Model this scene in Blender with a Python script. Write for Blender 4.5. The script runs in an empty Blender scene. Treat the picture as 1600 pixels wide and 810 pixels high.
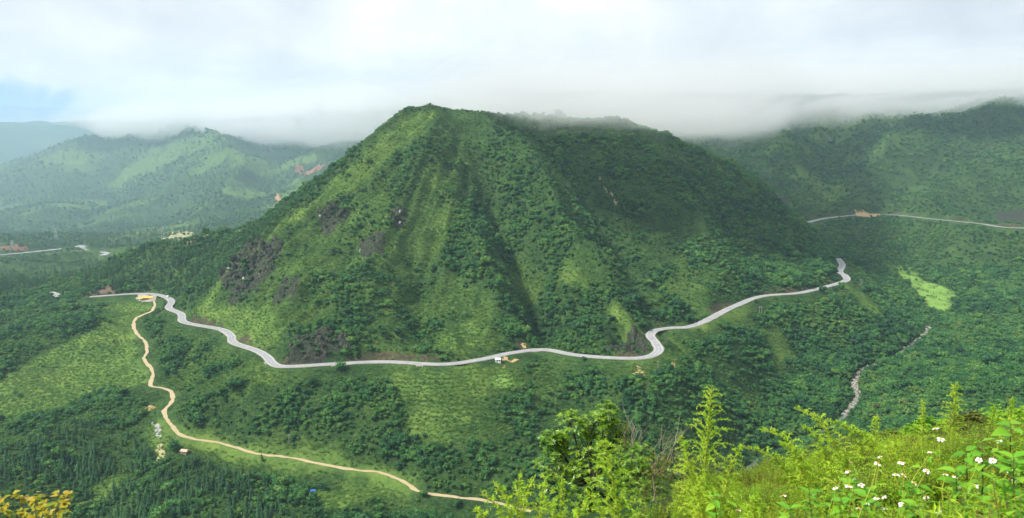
import bpy, math, random
import numpy as np
from mathutils import Vector, Matrix, noise as mnoise
R = math.radians
SC = bpy.context.scene
COL = SC.collection

# ------------------------------------------------------------------ camera
FPX, U0, V0, PITCH = 1200.0, 800.0, 405.0, R(9.0)
cam_d = bpy.data.cameras.new('camera')
cam = bpy.data.objects.new('camera', cam_d)
COL.objects.link(cam)
cam.location = (0, 0, 0)
cam.rotation_euler = (R(90) - PITCH, 0, 0)
cam_d.sensor_width = 36.0
cam_d.lens = 36.0 * FPX / 1600.0
cam_d.clip_start = 0.05
cam_d.clip_end = 60000
cam_d.dof.use_dof = True
cam_d.dof.focus_distance = 60.0
cam_d.dof.aperture_fstop = 7.0
SC.camera = cam

# ------------------------------------------------------------------ light, sky, exposure
SC.view_settings.view_transform = 'Standard'
SC.view_settings.look = 'None'
SC.view_settings.exposure = 0.45
SC.view_settings.gamma = 1.0
SUN_DIR = Vector((-0.60, -0.27, 0.75)).normalized()      # towards the sun: fairly high, from the left
SUN_EL = math.asin(SUN_DIR.z)
SUN_ROT = math.atan2(SUN_DIR.x, SUN_DIR.y)
sun_d = bpy.data.lights.new('sun', 'SUN')
sun_d.energy = 5.0
sun_d.angle = R(10)        # a hazy sun behind thin cloud
sun_d.color = (1.0, 0.96, 0.89)
sun = bpy.data.objects.new('sun', sun_d)
COL.objects.link(sun)
sun.location = SUN_DIR * 500
sun.rotation_euler = SUN_DIR.to_track_quat('Z', 'Y').to_euler()

class NT:
    """small helper for building node trees"""
    def __init__(self, tree):
        self.t = tree; tree.nodes.clear()
    def n(self, kind, **kw):
        nd = self.t.nodes.new(kind)
        for k, v in kw.items():
            if k.startswith('i_'):
                key = k[2:]
                key = int(key) if key.isdigit() else key.replace('_', ' ')
                nd.inputs[key].default_value = v
            else:
                setattr(nd, k, v)
        return nd
    def l(self, a, b): self.t.links.new(a, b)
    def math(self, op, a, b=None, clamp=False):
        nd = self.t.nodes.new('ShaderNodeMath'); nd.operation = op; nd.use_clamp = clamp
        for i, x in enumerate((a, b)):
            if x is None: continue
            if isinstance(x, (int, float)): nd.inputs[i].default_value = x
            else: self.l(x, nd.inputs[i])
        return nd.outputs[0]
    def mix(self, fac, a, b, blend='MIX'):
        nd = self.t.nodes.new('ShaderNodeMix'); nd.data_type = 'RGBA'; nd.blend_type = blend
        for s, x in ((nd.inputs[0], fac), (nd.inputs[6], a), (nd.inputs[7], b)):
            if isinstance(x, (int, float)): s.default_value = x
            elif isinstance(x, (tuple, list)): s.default_value = tuple(x) if len(x) == 4 else tuple(x) + (1,)
            else: self.l(x, s)
        return nd.outputs[2]
    def ramp(self, fac, pts):
        nd = self.t.nodes.new('ShaderNodeValToRGB')
        e = nd.color_ramp.elements
        while len(e) < len(pts): e.new(0.5)
        for el, (p, c) in zip(e, pts):
            el.position = p; el.color = c if len(c) == 4 else tuple(c) + (1,)
        self.l(fac, nd.inputs[0]); return nd.outputs[0]
    def rng(self, v, a, b, c, d, smooth=True):
        nd = self.t.nodes.new('ShaderNodeMapRange'); nd.interpolation_type = 'SMOOTHSTEP' if smooth else 'LINEAR'
        self.l(v, nd.inputs[0])
        for i, x in enumerate((a, b, c, d)): nd.inputs[i + 1].default_value = x
        return nd.outputs[0]
    def noise(self, vec, scale, detail=3.0, rough=0.55, dist=0.0):
        nd = self.t.nodes.new('ShaderNodeTexNoise')
        nd.inputs['Scale'].default_value = scale; nd.inputs['Detail'].default_value = detail
        nd.inputs['Roughness'].default_value = rough; nd.inputs['Distortion'].default_value = dist
        if vec is not None: self.l(vec, nd.inputs['Vector'])
        return nd.outputs[0]

world = bpy.data.worlds.new('World'); SC.world = world; world.use_nodes = True
w = NT(world.node_tree)
sky = w.n('ShaderNodeTexSky', sky_type='NISHITA', sun_disc=False, sun_elevation=SUN_EL, sun_rotation=SUN_ROT)
sky.air_density = 1.0; sky.dust_density = 0.4; sky.ozone_density = 2.0
_tc0 = w.n('ShaderNodeTexCoord'); _up = w.n('ShaderNodeVectorMath', operation='ADD'); _up.inputs[1].default_value = (0, 0, 0.22)
_nm = w.n('ShaderNodeVectorMath', operation='NORMALIZE'); w.l(_tc0.outputs['Generated'], _up.inputs[0]); w.l(_up.outputs[0], _nm.inputs[0]); w.l(_nm.outputs[0], sky.inputs[0])
skybg = w.n('ShaderNodeBackground', i_Strength=0.15)
w.l(sky.outputs[0], skybg.inputs[0])
tc = w.n('ShaderNodeTexCoord')
sep = w.n('ShaderNodeSeparateXYZ'); w.l(tc.outputs['Generated'], sep.inputs[0])
# flat cloud layer overhead: direction / (height + offset) gives its perspective
zc = w.math('MAXIMUM', sep.outputs[2], 0.0)
zz = w.math('ADD', zc, 0.16)
cx = w.math('DIVIDE', sep.outputs[0], zz); cy = w.math('DIVIDE', sep.outputs[1], zz)
comb = w.n('ShaderNodeCombineXYZ'); w.l(cx, comb.inputs[0]); w.l(cy, comb.inputs[1])
n1 = w.noise(comb.outputs[0], 0.55, 5, 0.5, 0.35)
n2 = w.noise(tc.outputs['Generated'], 9.0, 6, 0.58, 0.3)
shade = w.math('ADD', w.math('MULTIPLY', n1, 0.68), w.math('MULTIPLY', n2, 0.32))
ccol = w.ramp(shade, [(0.35, (0.53, 0.585, 0.635)), (0.50, (0.68, 0.725, 0.765)), (0.63, (0.86, 0.875, 0.89))])
# gap in the cloud low on the left
az = w.math('ARCTAN2', sep.outputs[0], sep.outputs[1])
da = w.math('DIVIDE', w.math('ADD', az, 0.62), 0.10)
de = w.math('DIVIDE', w.math('SUBTRACT', sep.outputs[2], 0.036), 0.026)
gap = w.math('SQRT', w.math('ADD', w.math('MULTIPLY', da, da), w.math('MULTIPLY', de, de)))
n3 = w.noise(tc.outputs['Generated'], 20.0, 7, 0.6, 0.6)
gapn = w.math('ADD', gap, w.math('MULTIPLY', w.math('SUBTRACT', n3, 0.5), 2.4))
cover = w.rng(gapn, 0.65, 1.35, 0.0, 1.0)
cbg = w.n('ShaderNodeBackground', i_Strength=1.0); w.l(ccol, cbg.inputs[0])
mx = w.n('ShaderNodeMixShader'); w.l(cover, mx.inputs[0]); w.l(skybg.outputs[0], mx.inputs[1]); w.l(cbg.outputs[0], mx.inputs[2])
wo = w.n('ShaderNodeOutputWorld'); w.l(mx.outputs[0], wo.inputs[0])

cy_ = SC.cycles
cy_.max_bounces = 8; cy_.diffuse_bounces = 3; cy_.glossy_bounces = 1; cy_.transmission_bounces = 2
cy_.transparent_max_bounces = 8; cy_.volume_bounces = 6
cy_.use_denoising = True
cy_.caustics_reflective = False; cy_.caustics_refractive = False

# ------------------------------------------------------------------ noise in numpy
_rs = np.random.RandomState(5)
_perm = np.tile(_rs.permutation(256), 3)
_gr = np.stack([np.cos(np.arange(256) * 2.39996), np.sin(np.arange(256) * 2.39996)], 1)
def pnoise(x, y):
    xi = np.floor(x).astype(int); yi = np.floor(y).astype(int)
    xf = x - xi; yf = y - yi; xi &= 255; yi &= 255
    u = xf * xf * xf * (xf * (xf * 6 - 15) + 10); v = yf * yf * yf * (yf * (yf * 6 - 15) + 10)
    def g(ix, iy, dx, dy):
        h = _perm[_perm[ix] + iy]; q = _gr[h]
        return q[..., 0] * dx + q[..., 1] * dy
    a = g(xi, yi, xf, yf); b = g(xi + 1, yi, xf - 1, yf); c = g(xi, yi + 1, xf, yf - 1); d = g(xi + 1, yi + 1, xf - 1, yf - 1)
    return 1.5 * ((a + u * (b - a)) * (1 - v) + (c + u * (d - c)) * v)
def fbm(x, y, scale, oct=4, gain=0.5, ridged=False):
    x = np.asarray(x, float) / scale; y = np.asarray(y, float) / scale
    t = 0; a = 1; s = 0
    for i in range(oct):
        n = pnoise(x + 17.3 * i, y - 9.1 * i)
        if ridged: n = 1 - 2 * np.abs(n)
        t = t + a * n; s += a; a *= gain; x = x * 2.03; y = y * 2.03
    return t / s
def sstep(x, a, b):
    t = np.clip((x - a) / (b - a), 0, 1); return t * t * (3 - 2 * t)

# ------------------------------------------------------------------ survey: sight lines from the viewpoint
CP, SP = math.cos(PITCH), math.sin(PITCH)
def ray(u, v):
    up = (V0 - v) / FPX
    return (u - U0) / FPX, CP + up * SP, -SP + up * CP
def P(u, v, Y):
    a, b, c = ray(u, v); return (a / b * Y, Y, c / b * Y)
def Pz(u, v, z):
    a, b, c = ray(u, v); return (a / c * z, b / c * z, z)
def catmull(pts, n=8):
    p = np.array(pts, float); q = np.vstack([2 * p[0] - p[1], p, 2 * p[-1] - p[-2]])
    out = []
    for i in range(1, len(q) - 2):
        for t in np.linspace(0, 1, n, endpoint=False):
            a, b, c, d = q[i - 1], q[i], q[i + 1], q[i + 2]
            out.append(0.5 * ((2 * b) + (c - a) * t + (2 * a - 5 * b + 4 * c - d) * t * t + (3 * b - a - 3 * c + d) * t ** 3))
    out.append(p[-1]); return np.array(out)
def resample(pts, step):
    p = np.asarray(pts, float); d = np.r_[0, np.cumsum(np.linalg.norm(np.diff(p, axis=0), axis=1))]
    n = max(2, int(d[-1] / step) + 1); s = np.linspace(0, d[-1], n)
    return np.stack([np.interp(s, d, p[:, k]) for k in range(p.shape[1])], 1)

main_px = [(140, 465), (155, 463.5), (200, 460), (235, 459.5), (257, 464), (268, 471), (264, 482), (283, 491), (286, 503), (310, 509), (345, 515), (361, 525), (365, 536), (400, 548), (417, 558), (428, 570), (450, 573.5),
           (520, 569.5), (600, 566), (690, 570), (750, 562.5), (800, 552), (850, 547), (900, 555.5), (970, 560.5), (1010, 558.5), (1029, 549),
           (1025, 537), (1016, 525), (1024, 517), (1048, 513), (1075, 511.5), (1100, 503), (1125, 490), (1150, 478), (1190, 463.5), (1250, 458), (1300, 446), (1322, 438.5), (1320, 431), (1312, 425), (1316, 414), (1309, 404)]
main_z = np.interp([q[0] if i < 27 else 1030 + (i - 26) * 18 for i, q in enumerate(main_px)], [140, 425, 1020, 1330], [-224, -211, -201, -192])
road_main = catmull([Pz(u, v, z) for (u, v), z in zip(main_px, main_z)], 8)
far_right_px = [(1240, 353, -167), (1265, 347, -166), (1290, 341.5, -165), (1330, 337, -164), (1365, 334.5, -163), (1400, 336.5, -163), (1440, 340.5, -162), (1480, 345, -162), (1530, 349.5, -161), (1565, 355.5, -161), (1600, 356.5, -160), (1660, 357, -160)]
road_right = catmull([Pz(*q) for q in far_right_px], 8)
far_left_px = [(-60, 404, -246), (0, 398.5, -246), (60, 393, -246), (118, 386, -246), (130, 383.5, -246), (131, 389, -246), (140, 393, -245), (166, 395, -245), (160, 399.5, -245), (120, 396, -246), (60, 398, -247), (0, 401, -248), (-60, 406, -249)]
road_left = catmull([Pz(*q) for q in far_left_px[:9]], 8)
road_bits = [catmull([Pz(*q) for q in [(78, 457, -230), (86, 460, -230), (92, 464, -230)]], 6),
             catmull([Pz(*q) for q in [(100, 438, -229), (112, 437, -229), (118, 433, -229)]], 6)]
track_px = [(240, 470, -224), (242, 478, -225), (236, 486, -226), (224, 492, -228), (212, 499, -230), (209, 510, -232), (214, 522, -234), (227, 534, -236), (229, 550, -239), (225, 562, -241), (236, 576, -243), (239, 588, -245), (235, 602, -247), (247, 606, -248.5), (263, 610, -250), (270, 618, -251),
            (266, 632, -252), (256, 643, -253), (264, 660, -255), (280, 677, -257), (300, 686, -259), (345, 693, -261), (400, 709, -263), (450, 715, -264), (500, 725, -265), (550, 734, -266), (590, 738, -267), (625, 750, -268), (655, 768, -269), (700, 776, -270.5), (760, 783, -272), (830, 800, -274)]
track = catmull([Pz(*q) for q in track_px], 6)
river_px = [(1450, 510, -254), (1445, 522, -255), (1395, 560, -262), (1352, 576, -266), (1338, 590, -269), (1334, 604, -271), (1340, 620, -274), (1330, 638, -277), (1316, 655, -279), (1300, 668, -281), (1250, 690, -284), (1180, 725, -288), (1120, 790, -292)]
river = catmull([Pz(*q) for q in river_px], 6)

# ------------------------------------------------------------------ terrain: control points + creases
ctrl = []
def farther(u, Y): return 1700 + (Y - 1700) * 1.6 if (u <= 545 and Y > 1700) else Y      # the left-hand hills lie well back
def C(u, v, Y): ctrl.append(P(u, v, farther(u, Y)))
for q in [(668, 181, 1080), (715, 184, 1095), (760, 179, 1130), (830, 190, 1165), (900, 196, 1190), (1000, 214, 1210), (1080, 246, 1205), (1170, 291, 1200), (1240, 341, 1200), (1290, 382, 1205),
          (630, 197, 1066), (645, 189, 1074), (600, 210, 1052), (545, 258, 1030), (490, 310, 1000), (440, 347, 980), (400, 379, 960), (350, 432, 930), (312, 478, 905),
          (700, 300, 965), (740, 400, 868), (700, 500, 775), (560, 420, 880), (500, 500, 800), (560, 330, 955), (900, 300, 1030), (900, 400, 905), (900, 480, 812), (800, 470, 800),
          (1050, 300, 1085), (1050, 400, 985), (1050, 470, 890), (1150, 380, 1080), (1150, 440, 985), (1250, 405, 1090),
          # below the road
          (300, 600, 755), (450, 640, 650), (600, 650, 630), (750, 640, 635), (750, 720, 575), (900, 650, 640), (900, 720, 580), (900, 800, 525), (1020, 600, 700), (1100, 560, 800), (1100, 680, 640), (1150, 620, 745),
          (1200, 520, 905), (1250, 560, 868), (1200, 580, 810), (1400, 500, 1010), (600, 790, 540),
          # left
          (150, 500, 930), (60, 560, 850), (0, 600, 800), (200, 560, 832), (150, 620, 755), (100, 480, 1060), (0, 520, 1000), (0, 450, 1230), (60, 420, 1400), (160, 430, 1300),
          (100, 700, 640), (100, 800, 560), (300, 800, 540), (500, 800, 530), (250, 690, 655), (-150, 600, 760), (-150, 750, 600), (-150, 480, 1100),
          # pine ridge behind
          (545, 268, 1180), (470, 310, 1180), (400, 356, 1180), (310, 381, 1190), (240, 386, 1210), (172, 411, 1210), (125, 440, 1180), (300, 440, 1050), (250, 440, 1090),
          # left background
          (0, 380, 1750), (100, 376, 1900), (200, 372, 1950), (300, 368, 1850), (0, 350, 2250), (0, 320, 2650), (100, 272, 2850), (180, 224, 3050), (250, 198, 3250), (400, 192, 3300), (540, 200, 3250),
          (250, 300, 2500), (400, 300, 2400), (400, 340, 2080), (400, 250, 2700), (500, 280, 2350), (520, 235, 2700), (250, 250, 2850), (100, 330, 2350), (-200, 360, 2600), (-200, 330, 3200),
          # right background
          (1300, 300, 1800), (1300, 250, 2050), (1300, 200, 2250), (1300, 178, 2480), (1500, 300, 1750), (1500, 250, 1950), (1500, 195, 2120), (1500, 178, 2350), (1600, 300, 1720), (1600, 175, 2130), (1620, 160, 2350), (1100, 182, 2480), (1200, 180, 2450), (1800, 200, 2000), (1800, 330, 1600), (1150, 250, 2100), (1050, 208, 2250), (1200, 290, 1800), (940, 200, 2350),
          # right bowl
          (1400, 420, 1300), (1500, 450, 1200), (1600, 420, 1280), (1600, 480, 1120), (1450, 370, 1480), (1600, 385, 1450), (1350, 380, 1450), (1330, 480, 1090), (1400, 555, 905), (1500, 560, 900), (1600, 540, 950),
          (1600, 588, 700), (1500, 604, 720), (1400, 628, 730), (1750, 560, 700), (1750, 480, 1100)]:
    C(*q)
for a in (road_main[::12], road_right[::12], road_left[::14], track[::12], river[::10]):
    ctrl += [tuple(p) for p in a]
ctrl += [P(640, 180, 1090)]
ctrl += [(200, 1480, -175), (0, 1500, -150), (-300, 1480, -190), (-480, 1500, -235), (100, 1350, -70), (-50, 1300, -60),
         (0, 2000, -120), (300, 2900, 90), (900, 2900, 110), (1800, 2900, 120), (-900, 5200, 20), (-1700, 5000, 0), (-2900, 5000, -220), (-3000, 3600, -330), (0, 4000, 30), (1200, 4000, 60),
         (-4200, 7500, -20), (-5200, 7500, 60), (-3500, 7600, -140), (-6500, 7600, 120), (-4500, 9500, 40), (-3000, 6000, -280), (-5000, 5600, -250), (-2500, 9000, 0), (0, 9000, 60), (4000, 9000, 60), (4000, 5000, 90), (-9000, 9000, 100), (9000, 9000, 60), (9000, 3000, 90), (-9000, 3000, -200), (-5000, 2000, -300), (4000, 1500, 100), (2000, 1200, 0), (2500, 0, 100), (-2500, 0, -150), (-9000, -500, -100), (9000, -500, 100), (0, -500, 60),
         (0, 60, -45), (0, 140, -110), (0, 260, -200), (0, 400, -272), (-250, 400, -285), (250, 350, -240), (350, 480, -235), (500, 560, -205), (-300, 200, -190), (250, 150, -110), (-500, 480, -285), (-150, 470, -284), (150, 500, -281)]
ctrl = np.array(ctrl)
def Yface(u, v):
    return np.interp(v, [170, 180, 250, 300, 350, 400, 450, 500, 550], [1085, 1075, 1010, 965, 912, 867, 817, 775, 732]) + max(0, u - 880) * 0.55 + max(0, 560 - u) * 0.4
def face(pts): return [P(u, v, Yface(u, v))[:2] for u, v in pts]
creases = [  # (polyline, height, width)
    (face([(665, 172), (630, 183)]) + [P(600, 210, 1052)[:2], P(545, 258, 1030)[:2], P(490, 310, 1000)[:2], P(440, 347, 980)[:2], P(400, 379, 960)[:2], P(350, 432, 930)[:2], P(312, 478, 905)[:2]], 22, 40),
    (face([(680, 185), (670, 260), (630, 330), (600, 400), (560, 470), (530, 520)]), 15, 34),
    (face([(430, 380), (470, 430), (480, 480), (460, 530)]), 10, 28),
    (face([(640, 390), (660, 450), (660, 510), (650, 550)]), -9, 26),
    (face([(730, 200), (770, 300), (810, 380), (830, 440), (842, 500), (842, 545)]), -20, 34),
    (face([(690, 300), (740, 390), (770, 470), (790, 530)]), 12, 28),
    (face([(820, 210), (850, 300), (880, 380), (905, 430), (950, 480), (1005, 540)]), 22, 36),
    (face([(900, 215), (935, 275), (965, 330), (985, 400), (1015, 460), (1050, 505)]), -20, 34),
    (face([(1000, 215), (1060, 290), (1100, 370), (1130, 430), (1150, 465)]), 14, 36),
    (face([(1120, 300), (1170, 370), (1200, 430), (1210, 455)]), -10, 32),
    ([p[:2] for p in river], -9, 30),
    ([P(545, 268, 1180)[:2], P(400, 356, 1180)[:2], P(310, 381, 1190)[:2], P(240, 386, 1210)[:2], P(172, 411, 1210)[:2]], 12, 50),
    ([P(1600, 185, 2150)[:2], P(1480, 225, 2000)[:2], P(1390, 265, 1900)[:2], P(1340, 300, 1780)[:2]], 115, 110),
    ([P(1310, 190, 2280)[:2], P(1300, 250, 2080)[:2], P(1280, 300, 1850)[:2]], -95, 85),
    ([P(1180, 205, 2300)[:2], P(1250, 290, 1850)[:2], P(1250, 320, 1700)[:2]], 75, 75),
    ([P(1600, 235, 1950)[:2], P(1500, 290, 1760)[:2], P(1450, 325, 1640)[:2]], 70, 80),
    ([P(250, 205, 4020)[:2], P(330, 250, 3460)[:2], P(380, 290, 2980)[:2], P(330, 340, 2340)[:2]], 130, 170),
    ([P(400, 200, 4100)[:2], P(440, 250, 3380)[:2], P(430, 300, 2740)[:2]], -110, 150),
    ([P(180, 224, 3860)[:2], P(180, 290, 3140)[:2], P(120, 340, 2500)[:2]], -90, 150),
]
def polydist(X, Y, pl):
    """distance to a polyline and the position along it (0..n-1)"""
    best = np.full(X.shape, 1e9); pos = np.zeros(X.shape)
    p = np.asarray(pl, float)
    for i in range(len(p) - 1):
        a, b = p[i][:2], p[i + 1][:2]; d = b - a; L = d @ d + 1e-9
        t = np.clip(((X - a[0]) * d[0] + (Y - a[1]) * d[1]) / L, 0, 1)
        q = np.hypot(X - a[0] - t * d[0], Y - a[1] - t * d[1])
        m = q < best; best = np.where(m, q, best); pos = np.where(m, i + t, pos)
    return best, pos
def features(X, Y, fit=False):
    F = np.zeros(X.shape)
    for ci, (pl, h, wd) in enumerate(creases):
        face_ = 1 <= ci <= 9                      # ribs and draws of the front face come on top of the fitted slope
        if fit and face_: continue
        p = np.array(pl); r = 7 * wd
        m = (X > p[:, 0].min() - r) & (X < p[:, 0].max() + r) & (Y > p[:, 1].min() - r) & (Y < p[:, 1].max() + r)
        if not m.any(): continue
        d, pos = polydist(X[m], Y[m], p)
        taper = 0.35 + 0.65 * np.clip(np.minimum(pos, len(p) - 1 - pos) / 1.0, 0, 1)
        if p[:, 1].max() < 1300: h = h * (2.7 if face_ else 1.6); wd = wd * (0.85 if face_ else 1)
        F[m] += h * taper * np.exp(-np.sqrt(d * d + 16) / wd)
    return F
def tps_fit(c):
    S = 1000.0; x = c[:, :2] / S; n = len(x)
    r2 = ((x[:, None] - x[None]) ** 2).sum(-1); K = 0.5 * r2 * np.log(r2 + 1e-12)
    K[np.arange(n), np.arange(n)] += 2e-5
    Q = np.c_[np.ones(n), x]; A = np.block([[K, Q], [Q.T, np.zeros((3, 3))]])
    return x, np.linalg.solve(A, np.r_[c[:, 2] - features(c[:, 0], c[:, 1], True), 0, 0, 0])
TX, TW = tps_fit(ctrl)
def tps(X, Y):
    x = X.ravel() / 1000.0; y = Y.ravel() / 1000.0; out = np.empty(x.shape)
    for s in range(0, len(x), 40000):
        a = x[s:s + 40000].astype(np.float32); b = y[s:s + 40000].astype(np.float32)
        r2 = (a[:, None] - TX[None, :, 0].astype(np.float32)) ** 2 + (b[:, None] - TX[None, :, 1].astype(np.float32)) ** 2
        out[s:s + 40000] = (0.5 * r2 * np.log(r2 + 1e-12)) @ TW[:-3].astype(np.float32) + TW[-3] + TW[-2] * x[s:s + 40000] + TW[-1] * y[s:s + 40000]
    return out.reshape(X.shape)
def axis(fine, lo, hi, step, far_lo, far_hi, grow):
    a = list(np.arange(lo, hi, step)); s = step; v = hi
    while v < far_hi: a.append(v); s *= grow; v += s
    a.append(far_hi); s = step; v = lo; b = []
    while v > far_lo: s *= grow; v -= s; b.append(max(v, far_lo))
    return np.array(b[::-1] + a)
GX = axis(0, -780, 780, 2.6, -9000, 9000, 1.05)
GY = np.r_[np.arange(-300, -6, 12.0), np.arange(-6, 40, 1.0), np.cumsum(np.r_[40, np.full(20, 3.0)]), np.arange(108, 440, 8.0), axis(0, 440, 1240, 2.5, 440, 11000, 1.018)]
GY = np.unique(np.round(GY, 3)); GX = np.unique(np.round(GX, 3))
MX, MY = np.meshgrid(GX, GY)
def near_height(X, Y):
    """the viewpoint's own brow: drops away in front, higher to the right"""
    y = np.maximum(Y, -40)
    base = np.interp(y, [-40, -5, 0, 3, 6, 10, 16, 30, 60, 140], [0.5, -1.5, -1.7, -2.0, -3.2, -5.6, -10.0, -22.0, -45, -112])
    side = np.clip(X, -10, 30) * np.interp(y, [0, 5, 10, 20, 40, 80], [0.05, 0.16, 0.22, 0.20, 0.12, 0])
    return base + np.where(X < 0, np.clip(X, -10, 0) * 0.05, side)
def height(X, Y):
    Z = tps(X, Y) + features(X, Y)
    # gullies that run down the mountain from its summit, and wandering ones on the other slopes
    cx_, cy_ = -60.0, 1130.0
    th = np.arctan2(Y - cy_, X - cx_); rr = np.hypot(X - cx_, Y - cy_)
    wob = fbm(X, Y, 160, 3) * 0.16
    g = fbm((th + wob) * 520, rr * 0.28, 60, 4, 0.5, True)
    env = sstep(rr, 30, 150) * (1 - sstep(rr, 400, 540))
    slope_env = env * sstep(Z, -225, -190)
    far = sstep(Y, 1350, 1700)
    mid = (1 - far) * sstep(Y, 380, 480)
    Z = Z + g * 13.5 * slope_env
    Z = Z + mid * (fbm(X, Y, 150, 3) * 5 + fbm(X, Y, 58, 4, 0.5, True) * 4.2 + fbm(X, Y, 14, 3) * 0.7)
    Z = Z + far * (fbm(X + 0.4 * Y, Y - 0.4 * X, 330, 5, 0.5, True) * 50 + fbm(X, Y, 120, 3) * 6) * np.clip((Z + 300) / 120, 0.25, 1)
    n = near_height(X, Y) + fbm(X, Y, 6, 3) * 0.25
    k = sstep(Y, 50, 130) if True else 0
    return n * (1 - k) + Z * k
ZG = height(MX, MY)
CUT = np.zeros(ZG.shape); ROADNESS = np.full(ZG.shape, 1e3)
def carve(pl, hw, cut=1.0, fill=0.6, reach=70, dirty=1.0, open_front=None):
    """bench a road into the slope: bank above, fill below; open_front keeps the outer side from rising over the road"""
    p = resample(pl, 3.0)
    i0, i1 = np.searchsorted(GX, [p[:, 0].min() - reach, p[:, 0].max() + reach]); j0, j1 = np.searchsorted(GY, [p[:, 1].min() - reach, p[:, 1].max() + reach])
    sx, sy = MX[j0:j1, i0:i1], MY[j0:j1, i0:i1]
    d = np.full(sx.shape, 1e9); zr = np.zeros(sx.shape); fr = np.zeros(sx.shape)
    for q in p:
        m = (np.abs(sx - q[0]) < reach) & (np.abs(sy - q[1]) < reach)
        k = np.hypot(sx[m] - q[0], sy[m] - q[1]); b = d[m]; up = k < b
        b[up] = k[up]; d[m] = b; z = zr[m]; z[up] = q[2]; zr[m] = z
        o = fr[m]; L = math.hypot(q[0], q[1]); o[up] = (-((sx[m] - q[0]) * q[0] + (sy[m] - q[1]) * q[1]) / L / np.maximum(k, 1e-6))[up]; fr[m] = o
    e = np.clip(d - hw - 1.8, 0, None)
    old = ZG[j0:j1, i0:i1]
    new = np.where(d < reach * 0.98, np.clip(old, zr - fill * e, zr + cut * e), old)
    if open_front is not None:
        new = np.where((fr > 0.2) & (d < reach * 0.98), np.minimum(new, zr - np.minimum(0.8 * e, 2.2 + open_front * e)), new)
    if open_front is not None and dirty:
        # dug bank on the upper side, in stretches
        nz = fbm(sx, sy, 75, 2) + 0.5 * fbm(sx, sy, 14, 3)
        up_ = (fr < -0.15) & (d < reach * 0.98) & (old > zr - 0.5 + 0.15 * e); bk = sstep(nz, -0.12, 0.25) * (1 - sstep(e, 7, 16))
        new = np.where(up_, np.maximum(new, np.minimum(zr + 1.0 * e, zr + 0.42 * e + 3.4) * bk + new * (1 - bk)), new)
        CUT[j0:j1, i0:i1] = np.maximum(CUT[j0:j1, i0:i1], np.where(up_, bk * (1 - sstep(e, 3.5, 9.0)), 0))
    wgt = sstep(d, reach * 0.45, reach * 0.98); new = new * (1 - wgt) + old * wgt
    ZG[j0:j1, i0:i1] = new
    CUT[j0:j1, i0:i1] = np.maximum(CUT[j0:j1, i0:i1], np.clip((old - new) / 3.0, 0, 1) * dirty)
    ROADNESS[j0:j1, i0:i1] = np.minimum(ROADNESS[j0:j1, i0:i1], d - hw)
def smooth_z(p, k=9):
    p = p.copy(); z = np.pad(p[:, 2], k, mode='edge'); p[:, 2] = np.convolve(z, np.ones(2 * k + 1) / (2 * k + 1), 'valid'); return p
road_main = smooth_z(resample(road_main, 3.0), 12); road_right = smooth_z(resample(road_right, 4.0), 12); road_left = resample(road_left, 4.0)
track = smooth_z(resample(track, 2.5), 10)
for t in road_bits: carve(t, 6, 0.8, 0.5)
carve(road_left, 7, 0.7, 0.5, 160, 0.0, 0.09)
carve(road_right, 6, 0.9, 0.5, 110, 1.0, 0.10)
carve(road_main, 4.6, 1.05, 0.75, 80, 1.0, 0.31)
# the outside of the hairpin falls away below the upper leg of the road
k_ = sstep(MX, 147, 155) * (1 - sstep(MX, 235, 260)) * (MY > 735) * (1 - sstep(MY, 779, 783))
ZG = np.where(k_ > 0, ZG + k_ * np.minimum(0, -199.6 - 0.34 * (786 - MY) - ZG), ZG)
carve(track, 2.6, 0.9, 0.7, 40, 0.0, 0.40)
river = smooth_z(resample(river, 3.0), 6)
for q in (0,): carve(river, 3.0, 0.8, 0.6, 40, 0.0)
RIVER = np.full(ZG.shape, 1e3)

def zat(x, y):
    x = np.asarray(x, float); y = np.asarray(y, float)
    i = np.clip(np.searchsorted(GX, x) - 1, 0, len(GX) - 2); j = np.clip(np.searchsorted(GY, y) - 1, 0, len(GY) - 2)
    a = (x - GX[i]) / (GX[i + 1] - GX[i]); b = (y - GY[j]) / (GY[j + 1] - GY[j])
    return (ZG[j, i] * (1 - a) + ZG[j, i + 1] * a) * (1 - b) + (ZG[j + 1, i] * (1 - a) + ZG[j + 1, i + 1] * a) * b
_YS = np.r_[np.arange(380, 1400, 1.5), np.arange(1400, 4000, 5.0), np.arange(4000, 9000, 25.0)]
def hit(u, v):
    """the spot on the ground that a sight line meets"""
    a, b, c = ray(u, v); x = a / b * _YS; z = c / b * _YS
    below = np.nonzero(zat(x, _YS) > z)[0]
    k = below[0] if len(below) else len(_YS) - 1
    return (x[k], _YS[k], float(zat(x[k], _YS[k])))
def inpoly(x, y, poly):
    p = np.asarray(poly, float)[:, :2]; r = np.zeros(np.shape(x), bool); j = len(p) - 1
    for i in range(len(p)):
        xi, yi = p[i]; xj, yj = p[j]
        if yi != yj:
            r ^= ((yi > y) != (yj > y)) & (x < (xj - xi) * (y - yi) / (yj - yi) + xi)
        j = i
    return r
def zone(px, x, y, soft=0.0):
    """a patch of ground whose corners are found along sight lines, then handled on the map; edges wander"""
    pl = np.array([hit(*q)[:2] for q in px])
    s = max(3.0, 0.02 * abs(pl[:, 1].mean()) * 0.6)
    return inpoly(x + fbm(x, y, s * 2.5, 3) * s, y + fbm(x + 99, y, s * 2.5, 3) * s * 1.5, pl)
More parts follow.
